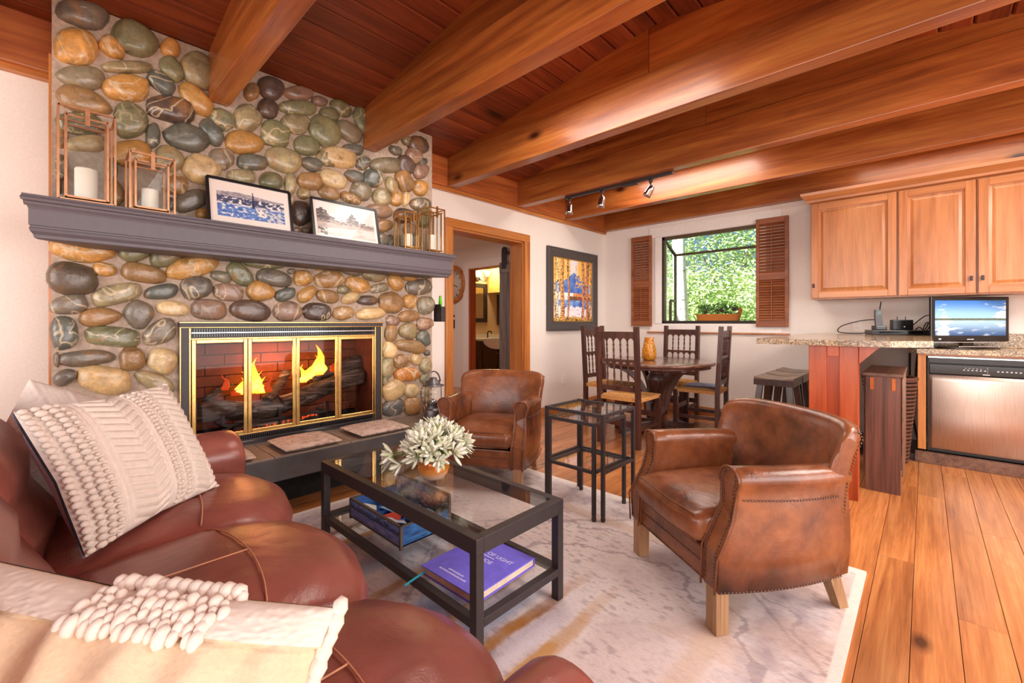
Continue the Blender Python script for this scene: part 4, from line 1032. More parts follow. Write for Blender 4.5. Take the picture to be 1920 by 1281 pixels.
# planter bowl with white-green foliage
bw_ = thing('planter_bowl', 'round copper glass bowl of pale succulent sprays on the coffee table', 'planter', (-1.63, 1.20, TZ))
def bowlmat():
    m, nt, b = newmat('copper_glaze'); g = N(nt, 'ShaderNodeTexCoord'); x = N(nt, 'ShaderNodeSeparateXYZ'); nt.links.new(g.outputs['Generated'], x.inputs[0])
    n = noisetex(nt, g.outputs['Object'], 40, 3); ad = N(nt, 'ShaderNodeMath', operation='MULTIPLY_ADD'); nt.links.new(n, ad.inputs[0]); ad.inputs[1].default_value = .25; nt.links.new(x.outputs['Z'], ad.inputs[2])
    nt.links.new(ramp(nt, ad.outputs[0], [(.25, lin('e6c3a2')), (.55, lin('d98a3e')), (.9, lin('b8621f'))]), b.inputs['Base Color'])
    b.inputs['Metallic'].default_value = .35; b.inputs['Roughness'].default_value = .22; return m
MB().lathe([(.028, 0), (.045, .004), (.066, .03), (.072, .055), (.066, .085), (.056, .10), (.052, .098), (.06, .08), (.062, .05), (.03, .02), (.004, .018)], 24).build('bowl', bowlmat(), bw_)
MB().lathe([(.06, .07), (.05, .088), (.004, .092)], 16).build('moss', M['herb'], bw_)
m, nt, b = newmat('frosted_leaf'); i = noisetex(nt, coords(nt), 30, 3)
nt.links.new(ramp(nt, i, [(.32, lin('c2cc96')), (.5, lin('e8e6d2')), (.7, lin('fbf6ea'))]), b.inputs['Base Color']); b.inputs['Roughness'].default_value = .7; M['frost'] = m
rf = random.Random(11)
def rosette(P, D, size, n):
    mb = MB(); D = Vector(D).normalized(); a0 = D.orthogonal().normalized(); b0 = D.cross(a0)
    for k in range(n):
        ph = k*2.4; tilt = .25+1.0*(k/n); dr = (D*math.cos(tilt)+(a0*math.cos(ph)+b0*math.sin(ph))*math.sin(tilt)).normalized()
        L = size*(.7+.5*k/n)*rf.uniform(.85, 1.15); side = dr.cross(D).normalized(); nrm = side.cross(dr)
        rings = []
        for t, wd in ((0, .12), (.25, .26), (.6, .38), (.85, .28), (1, .04)):
            c = Vector(P)+dr*L*t+D*L*.12*t*t; w = L*wd; th_ = L*.05*(1-t*.7)
            rings.append([c+side*w*.5, c+nrm*th_, c-side*w*.5, c-nrm*th_*.5])
        mb.loft(rings, True, True, True)
    return mb
vs_ = []
dirs = []
for k in range(27):
    t = (k+.5)/27; z = 1-t*1.12; a = k*2.39996; r = math.sqrt(max(0, 1-z*z)); dirs.append(Vector((r*math.cos(a), r*math.sin(a), z)))
for k, d_ in enumerate(dirs):
    Rr = .10+.025*rf.random(); P = Vector((d_.x*Rr*1.12, d_.y*Rr*1.12, .125+d_.z*Rr*.95))
    MB().tube([(d_.x*.03, d_.y*.03, .085), tuple(P*.6+Vector((0, 0, .04))), tuple(P)], .003, 5).build('stem', M['herb'], bw_)
    rosette(P-d_*.01, d_+Vector((0, 0, .25)), .055*rf.uniform(.85, 1.2), 15).build('leaf_spray', M['frost'], bw_)
for d_, L in ((Vector((-.62, -.72, .02)), .20), (Vector((-.75, -.55, -.12)), .215), (Vector((-.5, -.8, -.25)), .17), (Vector((.7, .72, .35)), .16)):
    P = Vector((0, 0, .11))+d_.normalized()*L
    MB().tube([(0, 0, .09), tuple((Vector((0, 0, .11))+P)/2+Vector((0, 0, .02))), tuple(P)], .003, 5).build('stem', M['herb'], bw_)
    rosette(P-d_.normalized()*.02, d_, .06, 15).build('leaf_spray', M['frost'], bw_)

# painted letter box on the shelf
bx_ = thing('painted_box', 'open blue painted wooden box with a tall back on the coffee table shelf', 'box', (-1.865, 1.165, SZ))
pb = painted('painted_lake_scene', .35, coat=.4)
bl2 = plain('box_blue', '2f5aa0', .5)
LW, LD, H1, H2 = .46, .27, .10, .165
def scene(u, v):
    n = nz(u*8, v*6, 2); 
    if v > .62+.35*abs(math.sin(u*23+2*n))*(.35+.65*abs(math.sin(u*7))): return lerp(lin('2d5ba6'), lin('6d8fd0'), .5+n)
    if v > .5: return lin('25315c') if nz(u*30, v*20, 3) > -.15 else lin('4a63a8')
    return lerp(lin('8f95cc'), lin('5a74bb'), .5+n)
def sceneback(u, v):
    n = nz(u*7, v*5, 6); c = lerp(lin('3e62a4'), lin('8a86b4'), sst(-.3, .4, n)); 
    if u > .68: c = lerp(c, lin('5f6f5a'), .7)
    if v < .35+.2*n: c = lerp(c, lin('3d4a5c'), .6)
    if nz(u*22, v*18, 9) > .25: c = lin('b8b9a8')
    return c
t_ = .008
MB().bx(-LW/2, LW/2, -LD/2, LD/2, .012, .02).build('bottom', bl2, bx_)
for nm, y, h, f in (('front_panel', -LD/2, H1, scene), ('back_panel', LD/2-t_, H2, sceneback)):
    o = MB().bx(-LW/2, LW/2, y, y+t_, .012, h).build(nm, bl2, bx_)
    picture('painting', o, (-LW/2+.008, y-.0006, .016), (LW-.016, 0, 0), (0, 0, h-.022), 60, 20, f, pb)
    mb = MB()
    for a in ((-LW/2, LW/2, y-.003, y+t_+.002, h-.004, h+.004), (-LW/2-.003, -LW/2+.007, y-.003, y+t_+.002, .0, h), (LW/2-.007, LW/2+.003, y-.003, y+t_+.002, 0, h), (-LW/2, LW/2, y-.003, y+t_+.002, .010, .017)): mb.bx(*a)
    mb.build('rim', plain('box_rim', '5a4a40', .5) if 'box_rim' not in bpy.data.materials else bpy.data.materials['box_rim'], o)
for x in (-LW/2, LW/2-t_):
    o = MB().bx(x, x+t_, -LD/2+t_, LD/2-t_, .012, H1).build('end_panel', bl2, bx_)
    picture('painting', o, (x+(t_+.0006 if x > 0 else -.0006), -LD/2+.01, .018), (0, LD-.02, 0), (0, 0, H1-.024), 30, 16, lambda u, v: lerp(lin('23457e'), lin('2f74b4'), .5+nz(u*6, v*6, 1)), pb)
    MB().bx(x-.001, x+t_+.001, -LD/2, LD/2, H1-.003, H1+.004).build('rim', bpy.data.materials['box_rim'], o)
for k, x in enumerate((-.04, .10)): MB().bx(x, x+.004, -LD/2+.01, LD/2-.01, .02, .07).build('divider', bl2, bx_)
cols = ['e9e2d2', 'b9c9a8', 'c9b490', '7fa4c0', 'e6d9b4', 'd84a3a', 'dfe6f0', '9fb2cf']
for k in range(8):
    x = -.17+.045*k; y = (-.06, .03, .06, -.02, .05, -.08, -.085, .04)[k]
    o = MB().box((0, 0, .0), (.10, .065, .003+.002*(k % 3)), 0, 0, Matrix.Rotation(R(18*(k % 3)-20), 4, 'X') @ Matrix.Rotation(R(-30+17*k), 4, 'Z')).build('greeting_card', plain('card_%d' % k, cols[k], .6), None)
    o.location = (bx_.location.x+x, bx_.location.y+y, SZ+.052+.004*k)
    o['category'] = 'card'; o['group'] = 'cards and papers in the painted box'
    o['label'] = ['off-white card at the far end of the blue painted box', 'sage green card lying in the blue painted box', 'tan card lying in the blue painted box', 'light blue card leaning in the blue painted box', 'pale yellow card on top of the box papers', 'red card near the front panel of the blue box', 'pale grey card near the front of the blue box', 'slate blue card at the tall-ended right of the box'][k]
text('BOOK OF LIGHT', bk, Matrix.Translation((0, .062, .0343)), .030, ink, align='CENTER')
text('TAHOE', bk, Matrix.Translation((.0, .012, .0343)), .030, ink, align='CENTER')
mk = MB(); rk = random.Random(6)
def scrawl(x0, x1, y, h):
    x = x0
    while x < x1:
        w = rk.uniform(.003, .006); mk.bx(x, x+w*.6, y, y+h*rk.uniform(.6, 1), .0338, .0344); x += w
scrawl(-.035, .035, .047, .007); scrawl(-.05, .03, -.115, .009); scrawl(-.085, .06, -.132, .009)
mk.build('fine_print', ink, bk, kind='stuff')
# ================================================================ CLUB CHAIRS
def nails(mb, pts, r, step):
    pts = [Vector(p) for p in pts]; acc = 0
    for i in range(len(pts)-1):
        a, b = pts[i], pts[i+1]; L = (b-a).length; t = step-acc
        while t <= L:
            mb.ball(a.lerp(b, t/L), r, 5, 2); t += step
        acc = L-(t-step)
def club_chair(label, loc, rz):
    """local +y is the front; origin on the floor under the seat"""
    t = thing('club_chair', label, 'armchair', loc, rz, 'leather club chairs')
    HW = .315; YF = .30; ZB = .155
    def yshift(z): return -.085*sst(.27, .46, z)
    def armsec(sg, y, tt):
        """ring in xz for one arm at depth position tt (0 front .. 1 back)"""
        bow = .028*math.sin(PI*min(1, tt*1.05)); xi, xo = HW-.085, HW-.005+bow; zr = .545-.02*tt; rr = .046
        pts = [(xi, ZB), (xi, .30), (xi+.002, .45), (xi+.004, zr-.03)]
        xc = (xi+xo)/2+.004
        for k in range(9):
            a = PI-(PI*1.22)*k/8; pts.append((xc+rr*1.10*math.cos(a), zr+rr*math.sin(a)))
        pts += [(xo-.002, zr-.06), (xo+.004, .40), (xo+.008, .28), (xo-.004, ZB)]
        return [Vector((sg*px, y+(yshift(pz) if tt < 1 else 0)*(1-tt)**1.3, pz)) for px, pz in pts]
    for sg in (-1, 1):
        rings = []
        for tt in (0, .02, .15, .3, .45, .6, .75, .9, 1.0):
            y = YF-.62*tt*(1-.06*tt); s = armsec(sg, y, tt)
            if tt == 0:
                c = sum((p for p in s), Vector())/len(s); s = [c+(p-c)*.93 for p in s]; s = [Vector((p.x, p.y+.002, p.z)) for p in s]
            if tt == .9 or tt == 1: s = [Vector((p.x*(1-.10*(tt-.75)), p.y, p.z)) for p in s]
            rings.append(s)
        mb = MB().loft(rings, False, True, True); nr = len(rings[0])
        for e in (0, len(rings)-1):
            for i in range(8): mb.f.append([e*nr+i, e*nr+i+1, e*nr+15-i, e*nr+16-i]); mb.sm.append(False)
        o = mb.build('arm', M['club'], t)
        f = armsec(sg, YF+.004, 0); nm = MB()
        idx = [0, 1, 2, 3, 4, 5, 6, 7, 8, 9, 10, 11, 12, 13, 14, 15, 16]
        inner = [f[i].copy() for i in idx if i < len(f)]
        c = Vector((sg*(HW-.045), YF, .37))
        line = [Vector((p.x*.0+ (c.x+(p.x-c.x)*.80), p.y, p.z if p.z < .5 else .5+(p.z-.5)*.85)) for p in inner]
        # welt around the arm front
        MB().tube([p+Vector((0, .0, 0)) for p in inner], .0045, 5).build('piping', M['club'], o)
        fr0 = rings[0]
        for tq in (.16, .84):
            nails(nm, [fr0[i].lerp(fr0[16-i], tq)+Vector((0, .002, 0)) for i in range(8)], .0048, .0135)
        r2 = []
        for tt in (.02, .15, .3, .45, .6, .75, .88):
            y = YF-.62*tt*(1-.06*tt); s = armsec(sg, y, tt); p = s[13]; r2.append(p+Vector((sg*.0065, 0, -.004)))
        nails(nm, r2, .0044, .0135)
        r3 = []
        for tt in (.0, .15, .3, .45, .6, .75, .9):
            y = YF-.62*tt*(1-.06*tt); s = armsec(sg, y, tt); p = s[-1]; r3.append(p+Vector((sg*.010, 0, .010)))
        nails(nm, r3, .0044, .0135)
        nm.build('nailhead_trim', M['nail'], o, kind='stuff')
    # backrest: wraps round, leans and rolls backwards at the top
    rings = []; NU = 26
    for i in range(NU+1):
        q = -1+2*i/NU; aq = abs(q)
        zt = .735-.045*aq**5
        def P(n, z, off=0):
            fl = 1+.30*max(0, z-.50)*(1 if z > .5 else 0)
            x = (HW-.012)*math.sin(q*1.30)/math.sin(1.30)*fl
            y = -.225+.10*(1-math.cos(q*1.25))/(1-math.cos(1.25))-n
            return Vector((x+ (.10*n*q), y, z))
        prof_ = [(.045, ZB), (.03, .30), (.02, .40), (.035, .50), (.06, .60), (.085, zt-.06), (.095, zt-.025), (.115, zt-.004), (.14, zt), (.165, zt-.012), (.175, zt-.035), (.165, zt-.06), (.15, zt-.10), (.13, .50), (.115, .38), (.108, .28), (.105, ZB)]
        sc = 1 if aq < .93 else (.72 if aq > .99 else .9)
        cn, czz = .10, .45
        rings.append([P(cn+(n-cn)*sc, z if sc == 1 else czz+(z-czz)*(.985 if aq < .99 else .955)) for n, z in prof_])
    o = MB().loft(rings, True, True, True).build('backrest', M['club'], t)
    nm = MB()
    for e in (1, -2):
        pts = [rings[e][k]+Vector((0, 0, 0)) for k in range(8, 16)]
        nails(nm, [p+Vector(((.006 if p.x > 0 else -.006), .0, 0)) for p in pts], .0044, .0135)
    nails(nm, [r[-1]+Vector((0, -.003, .008)) for r in rings[3:-3]], .0044, .0135)
    nm.build('nailhead_trim', M['nail'], o, kind='stuff')
    MB().tube([rings[i][9] for i in range(1, NU)], .0040, 5).build('piping', M['club'], o)
    # seat rail and loose cushion
    fr_ = MB(); fr_.box((0, .0, .215), (2*HW-.14, .56, .12), 0, .012); fr_.box((0, .268, .215), (2*HW-.14, .03, .12), 0, .008)
    o = fr_.build('seat_rail', M['club'], t)
    nm = MB(); nails(nm, [(-HW+.08, .285, .163), (HW-.08, .285, .163)], .0044, .0135); nails(nm, [(-HW+.08, .285, .222), (HW-.08, .285, .222)], .0040, .0135); nm.build('nailhead_trim', M['nail'], o, kind='stuff')
    rings = []
    for i in range(21):
        q = -1+2*i/20; ww = HW-.082; ring = []
        for j in range(32):
            a = 2*PI*j/32; ca, sa = math.cos(a), math.sin(a)
            y = .035+.285*math.copysign(abs(ca)**.42, ca); z = .345+.062*math.copysign(abs(sa)**.5, sa)
            k = 1-abs(q)**3.0; kk = (1-abs((y-.035)/.285)**2.5)
            if sa > 0: z += .030*k*max(0, kk)
            y += (.018*(1-q*q) if ca > 0 else 0)
            s = 1 if abs(q) < .97 else .86
            ring.append(Vector((q*ww, .035+(y-.035)*s, .345+(z-.345)*s+.003*nz(q*3, y*8, 2))))
        rings.append(ring)
    o = MB().loft(rings, True, True, True).build('seat_cushion', M['club'], t)
    for zz, jj in ((.40, 3), (.29, 29)):
        MB().tube([r[jj]+Vector((0, .004, .0)) for r in rings[1:-1]], .0038, 5).build('piping', M['club'], o)
    # legs
    for sx in (-1, 1):
        x = sx*(HW-.045)
        MB().bar((x, YF-.035, .0), (x, YF-.035, ZB+.01), .058, .052, up=(0, 1, 0), b=.003).build('leg', M['oakleg'], t)
        MB().loft([[Vector((x*.93+a*.020, -.30+b*.020, 0)) for a, b in ((-1, -1), (1, -1), (1, 1), (-1, 1))], [Vector((x*.88+a*.026, -.25+b*.026, ZB+.01)) for a, b in ((-1, -1), (1, -1), (1, 1), (-1, 1))]], True, True, False).build('leg', M['oakleg'], t)
    return t
club_chair('worn brown leather club chair on the rug corner facing the coffee table', (-.62, 2.02, RZ0), R(-124-90))
club_chair('worn brown leather club chair beside the hearth, before the doorway', (-2.285, 2.195, RZ0*.9), R(-62-90))

# ================================================================ NESTING TABLES
def nest(label, x0, x1, y0, y1, h, shelf, name='nesting_table'):
    t = thing(name, label, 'side table', ((x0+x1)/2, (y0+y1)/2, RZ0), 0, 'nesting side tables'); w, d = (x1-x0)/2, (y1-y0)/2; r = .0095
    for sx in (-1, 1):
        for sy in (-1, 1):
            l = MB().bar((sx*w, sy*d, .03), (sx*w, sy*d, h), 2*r).build('leg', M['black'], t)
            MB().lathe([(.012, 0), (.014, .012), (.010, .04), (.0085, .06)], 8, (sx*w, sy*d, 0)).build('foot', M['black'], l)
    for z, sides in ((h-r, 'abcd'), (.27, shelf)):
        for s in sides:
            a, b = {'a': ((-w, -d, z), (w, -d, z)), 'b': ((w, -d, z), (w, d, z)), 'c': ((w, d, z), (-w, d, z)), 'd': ((-w, d, z), (-w, -d, z))}[s]
            MB().bar(a, b, 2*r*.9).build('rail', M['black'], t)
    MB().bx(-w+r, w-r, -d+r, d-r, h-.006, h-.0).build('glass_top', M['glass'], t)
    return t, w, d
nest('taller black nesting table with glass top on the rug edge', -1.705, -1.305, 2.115, 2.46, .595, 'bcd')
t2, w2, d2 = nest('smaller black glass nesting table tucked inside the taller one', -1.66, -1.345, 2.085, 2.42, .545, 'abcd')
MB().bx(-w2+.01, w2-.01, -d2+.01, d2-.01, .268, .274).build('glass_shelf', M['glass'], t2)

# ================================================================ DINING SET
tb = thing('dining_table', 'round dark wood pedestal dining table with arched braces under the window', 'table', (-2.0, 4.27, 0))
TH = .735; TR = .55
MB().lathe([(.004, TH-.035), (TR-.03, TH-.035), (TR-.005, TH-.028), (TR, TH-.015), (TR-.004, TH-.003), (TR-.02, TH), (.004, TH)], 48).build('tabletop', M['tabletop'], tb)
MB().lathe([(TR-.06, TH-.06), (TR-.04, TH-.06), (TR-.04, TH-.034), (TR-.06, TH-.034)], 48, cap=False).build('apron_ring', M['walnut'], tb)
MB().lathe([(.16, .0), (.17, .03), (.15, .06), (.085, .08), (.065, .14), (.085, .22), (.055, .30), (.045, .36), (.065, .44), (.095, .52), (.10, .56), (.075, .60), (.07, .64), (.16, .66), (.17, .70)], 20).build('pedestal', M['walnut'], tb)
for k in range(4):
    a = R(45+90*k+8); c, s = math.cos(a), math.sin(a); pts = []
    for i in range(12):
        th = PI/2*i/11; r = .12+.40*math.sin(th)*1.0 if False else .10+.40*(1-math.cos(th)); z = .22+.47*math.sin(th)
        pts.append((c*r, s*r, z))
    mb = MB()
    for i in range(11): mb.bar(pts[i], pts[i+1], .05, .045, up=(-s, c, 0))
    mb.build('arched_brace', M['walnut'], tb)
    MB().bar((c*.05, s*.05, .085), (c*.40, s*.40, .045), .05, .06).build('foot', M['walnut'], tb)
vase = thing('glass_vase', 'amber honeycomb glass vase on the dining table', 'vase', (-2.07, 4.24, TH))
vm, nt, b = newmat('amber_glass'); vo = N(nt, 'ShaderNodeTexVoronoi'); vo.inputs['Scale'].default_value = 60; nt.links.new(coords(nt), vo.inputs['Vector'])
nt.links.new(ramp(nt, vo.outputs['Distance'], [(.2, lin('f2b544')), (.6, lin('d07a14'))]), b.inputs['Base Color']); b.inputs['Roughness'].default_value = .15; b.inputs['Transmission Weight'].default_value = .25; bump(nt, b, vo.outputs['Distance'], .6, .006)
MB().lathe([(.05, 0), (.066, .012), (.073, .06), (.068, .115), (.05, .19), (.044, .215), (.051, .235), (.046, .235), (.04, .21), (.06, .115), (.045, .014), (.004, .012)], 20).build('vessel', vm, vase)
# high-backed chairs
def dining_chair(label, loc, face):
    t = thing('dining_chair', label, 'chair', loc, R(face-90), 'spindle back dining chairs')
    HB, W2, SH = 1.085, .195, .44
    for s in (-1, 1):
        MB().bar((s*W2, -.20, 0), (s*W2, -.20, SH), .042, .042, b=.002).build('rear_leg', M['walnut'], t)
        MB().bar((s*W2, -.20, SH), (s*W2, -.235, HB), .042, .040, b=.002).build('back_post', M['walnut'], t)
        MB().bar((s*W2, .20, 0), (s*W2, .20, SH-.005), .042, .042, b=.002).build('front_leg', M['walnut'], t)
        MB().bar((s*W2, -.19, .17), (s*W2, .19, .17), .02, .035).build('stretcher', M['walnut'], t)
    for y, z in ((.20, .25), (-.20, .21)): MB().bar((-W2, y, z), (W2, y, z), .02, .05).build('stretcher', M['walnut'], t)
    def rail(z0, z1, name, arches=True):
        yb = -.20-.035*((z0+z1)/2-SH)/(HB-SH); n = 5; wv = 2*W2-.04; mb = MB()
        top = [Vector((-wv/2+wv*k/40, yb-.011, z1)) for k in range(41)]; bot = []
        for k in range(41):
            x = k/40*n % 1; hgt = math.sin(PI*x)**.6*.032 if arches and 0 < k < 40 else 0
            bot.append(Vector((-wv/2+wv*k/40, yb-.011, z0+hgt)))
        vs_ = top+bot+[p+Vector((0, .022, 0)) for p in top]+[p+Vector((0, .022, 0)) for p in bot]; fs = []
        for k in range(40): fs += [(k, k+1, 41+k+1, 41+k), (82+k, 123+k, 123+k+1, 82+k+1), (k, 82+k, 82+k+1, k+1), (41+k, 41+k+1, 123+k+1, 123+k)]
        fs += [(0, 41, 123, 82), (40, 122, 163, 81)]
        mb.add(vs_, fs); mb.build(name, M['walnut'], t)
    rail(HB-.135, HB-.045, 'top_rail'); rail(.735, .79, 'middle_rail'); rail(.50, .545, 'lower_rail', False)
    for z0, z1 in ((.785, HB-.13), (.54, .74)):
        for k in range(1, 5):
            x = -(W2-.02)+(2*W2-.04)*k/5; h = z1-z0
            yb = lambda z: -.20-.035*(z-SH)/(HB-SH)
            M_ = Matrix.Translation((x, yb(z0), z0)) @ Matrix.Rotation(.054, 4, 'X')
            MB().lathe([(.007, -.005), (.007, .02), (.0115, .035), (.006, .05), (.009, h*.45), (.010, h*.55), (.006, h-.05), (.0115, h-.035), (.007, h-.02), (.008, h+.012)], 8, (0, 0, 0), M_).build('spindle', M['walnut'], t)
    # woven rush seat: four wedges of stepped strands
    sm = MB(); NN = 9; wv, dv = W2+.018, .215
    for k in range(NN):
        f0, f1 = 1-k/NN, 1-(k+.9)/NN; z = SH+.004+.004*min(k, 3)
        for (ax, ay, bx_, by) in ((-1, -1, 1, -1), (1, -1, 1, 1), (1, 1, -1, 1), (-1, 1, -1, -1)):
            o = [Vector((ax*wv*f0, ay*dv*f0, z)), Vector((bx_*wv*f0, by*dv*f0, z)), Vector((bx_*wv*f1, by*dv*f1, z)), Vector((ax*wv*f1, ay*dv*f1, z))]
            m_ = [(o[0]+o[3])/2+Vector((0, 0, .005)), (o[1]+o[2])/2+Vector((0, 0, .005))]
            lo = [p-Vector((0, 0, .03)) for p in (o[0], o[1])]
            sm.add([o[0], o[1], m_[1], m_[0], o[2], o[3]], [(0, 1, 2, 3), (3, 2, 4, 5)])
            if k == 0: sm.add([lo[0], lo[1], o[1], o[0]], [(0, 1, 2, 3)])
    sm.box((0, 0, SH-.012), (2*W2+.02, .40, .03))
    sm.build('rush_seat', M['rush'], t)
    return t
c1 = dining_chair('spindle back rush chair standing back-on beside the nesting tables', (-2.035, 3.76, 0), 90)
index_kids(c1)
for loc, face, lab in (((-1.70, 4.665, 0), 186, 'spindle back rush chair on the bar stool side of the round table'), ((-2.14, 4.99, 0), -92, 'spindle back rush chair under the window facing the room'), ((-2.575, 4.33, 0), 0, 'spindle back rush chair against the wall below the painting')):
    dup(c1, loc, R(face-90), lab)
cl = thing('seat_pad', 'blue grey folded cloth pad on the rush chair near the stools', 'cloth', (-1.68, 4.68, .4605), R(8))
mb = MB(); mb.grid(lambda u, v: Vector(((u-.5)*.30*(1-.1*nz(v*3, 0, 1)), (v-.5)*.30, .014+.006*nz(u*4, v*4, 3))), 14, 14); mb.grid(lambda u, v: Vector(((u-.5)*.30*(1-.1*nz(v*3, 0, 1)), (v-.5)*.30, .003)), 14, 14)
mb.build('cloth', plain('blue_grey_cloth', 'a9adc4', .85, 0, .1, 30), cl)
slp = thing('slipper', 'pale blue slipper on the floor beneath the dining chair', 'slipper', (-1.93, 4.72, 0), R(160))
mb = MB().loft([[Vector((x, w*math.cos(a), max(.0, h*(.5+.5*math.sin(a))))) for a in [2*PI*j/12 for j in range(12)]] for x, w, h in ((-.12, .03, .03), (-.1, .04, .035), (-.02, .038, .05), (.06, .045, .055), (.11, .04, .04), (.125, .02, .025))]); mb.build('upper', plain('pale_blue_felt', '8e94c8', .9), slp)
# ================================================================ KITCHEN
# upper cabinets: one carcass unit per door
def cab_door(parent, x0, x1, z0, z1, yf, knob):
    o = link('door', None, parent); s = .058
    for a, b in ((x0, x0+s), (x1-s, x1)): MB().bx(a, b, yf-.02, yf, z0, z1, .003).build('stile', M['cab'], o)
    for a, b in ((z0, z0+s), (z1-s, z1)): MB().bx(x0+s, x1-s, yf-.02, yf, a, b, .003).build('rail', M['cabx'], o)
    p = MB(); g = s-.004; q = .022
    A = [(x0+g, z0+g), (x1-g, z0+g), (x1-g, z1-g), (x0+g, z1-g)]; B = [(x0+g+q, z0+g+q), (x1-g-q, z0+g+q), (x1-g-q, z1-g-q), (x0+g+q, z1-g-q)]; C = [(x0+g+q+.02, z0+g+q+.02), (x1-g-q-.02, z0+g+q+.02), (x1-g-q-.02, z1-g-q-.02), (x0+g+q+.02, z1-g-q-.02)]
    vs_ = [(x, yf-.012, z) for x, z in A]+[(x, yf-.006, z) for x, z in B]+[(x, yf-.013, z) for x, z in C]+[(x, yf, z) for x, z in A]
    fs = [(8, 9, 10, 11), (12, 13, 14, 15)]
    for k in range(4):
        n = (k+1) % 4; fs += [(k, n, 4+n, 4+k), (4+k, 4+n, 8+n, 8+k), (12+k, 12+n, n, k)]
    p.add(vs_, fs); p.build('panel', M['cab'], o)
    MB().bx(knob-.009, knob+.009, yf-.042, yf-.03, z0+.10, z0+.14, .004).build('knob', M['black'], o)
    MB().bar((knob, yf-.034, z0+.12), (knob, yf-.018, z0+.12), .008).build('knob_stem', M['black'], o)
CYF, CZ0, CZ1 = 5.165, 1.35, 2.29
for k, (x0, x1, kb, lab) in enumerate(((-.823, -.178, -.795, 'knotty alder wall cabinet nearest the window'), (-.178, .303, .272, 'knotty alder wall cabinet second from the window'), (.303, .78, .335, 'knotty alder wall cabinet above the small television'), (.78, 1.26, 1.22, 'knotty alder wall cabinet farthest from the window'))):
    t = thing('wall_cabinet', lab, 'cabinet', (0, 0, 0), 0, 'wall cabinets over the counter')
    MB().bx(x0+.001, x1-.001, CYF, WY, CZ0, CZ1).build('carcass', M['cab'], t)
    cab_door(t, x0+.008, x1-.008, CZ0+.012, CZ1-.01, CYF-.001, kb)
cr = thing('crown_moulding', 'alder crown moulding along the top of the wall cabinets', 'moulding')
pf = [(CYF-.002, CZ1), (CYF-.03, CZ1+.01), (CYF-.035, CZ1+.03), (CYF-.07, CZ1+.075), (CYF-.075, CZ1+.10), (WY, CZ1+.10), (WY, CZ1)]
MB().loft([[Vector((x+((CYF-y)*s if y < CYF else 0), y, z)) for y, z in pf] for x, s in ((-.825, -1), (1.262, 1))], True, True, False).build('moulding', M['cabx'], cr)
# bar counter
bt = thing('bar_counter', 'raised granite breakfast bar on a red wood post', 'counter')
BTZ = 1.012
outline = [(-.86, 3.40), (-.150, 3.40), (.035, 3.57), (.035, 5.485), (-.86, 5.485)]
mb = MB().poly([(x, y, BTZ-.038) for x, y in outline], (0, 0, 1), .038); mb.build('granite_top', M['granite'], bt)
po = link('post', None, bt)
for a, b in ((-.565, -.468), (-.402, -.305)): MB().bx(a, b, 3.475, 3.56, 0, BTZ-.038, .004).build('stile', M['cherry'], po)
MB().bx(-.468, -.402, 3.49, 3.56, .0, BTZ-.038).build('panel', M['cherry'], po)
MB().bx(-.468, -.402, 3.476, 3.50, BTZ-.11, BTZ-.038, .003).build('rail', M['cherry'], po)
MB().poly([(-.302, 3.49, BTZ-.04), (-.20, 3.49, BTZ-.04), (-.302, 3.49, BTZ-.15)], (0, 1, 0), .05).build('corbel', M['cherry'], bt)
MB().bx(-.60, -.575, 3.9, 5.485, 0, BTZ-.038).build('bar_wall', M['wall'], bt)
MB().bx(-.58, .03, 4.9, 5.485, .0, .04).build('plinth', M['espresso'], bt)
# folded drop-leaf table standing by the post
dl = thing('folding_table', 'narrow closed dark oak drop-leaf table standing beside the bar post', 'table', (-.205, 4.10, 0))
MB().bx(-.105, .105, -.34, .36, .765, .787, .003).build('top', M['darkoaky'], dl)
MB().bx(-.090, .090, -.325, -.305, .0, .765, .002).build('end_panel', M['darkoak'], dl)
MB().bx(-.090, .090, .325, .345, .0, .765, .002).build('end_panel', M['darkoak'], dl)
for s in (-1, 1): MB().bx(s*.094, s*.100, -.31, .33, .12, .755).build('drop_leaf', M['darkoaky'], dl)
hm = plain('copper_hinge', 'b3602c', .4, .6)
for x in (-.055, .055): MB().bx(x-.010, x+.010, -.328, -.324, .675, .755, .001).build('hinge', hm, dl)
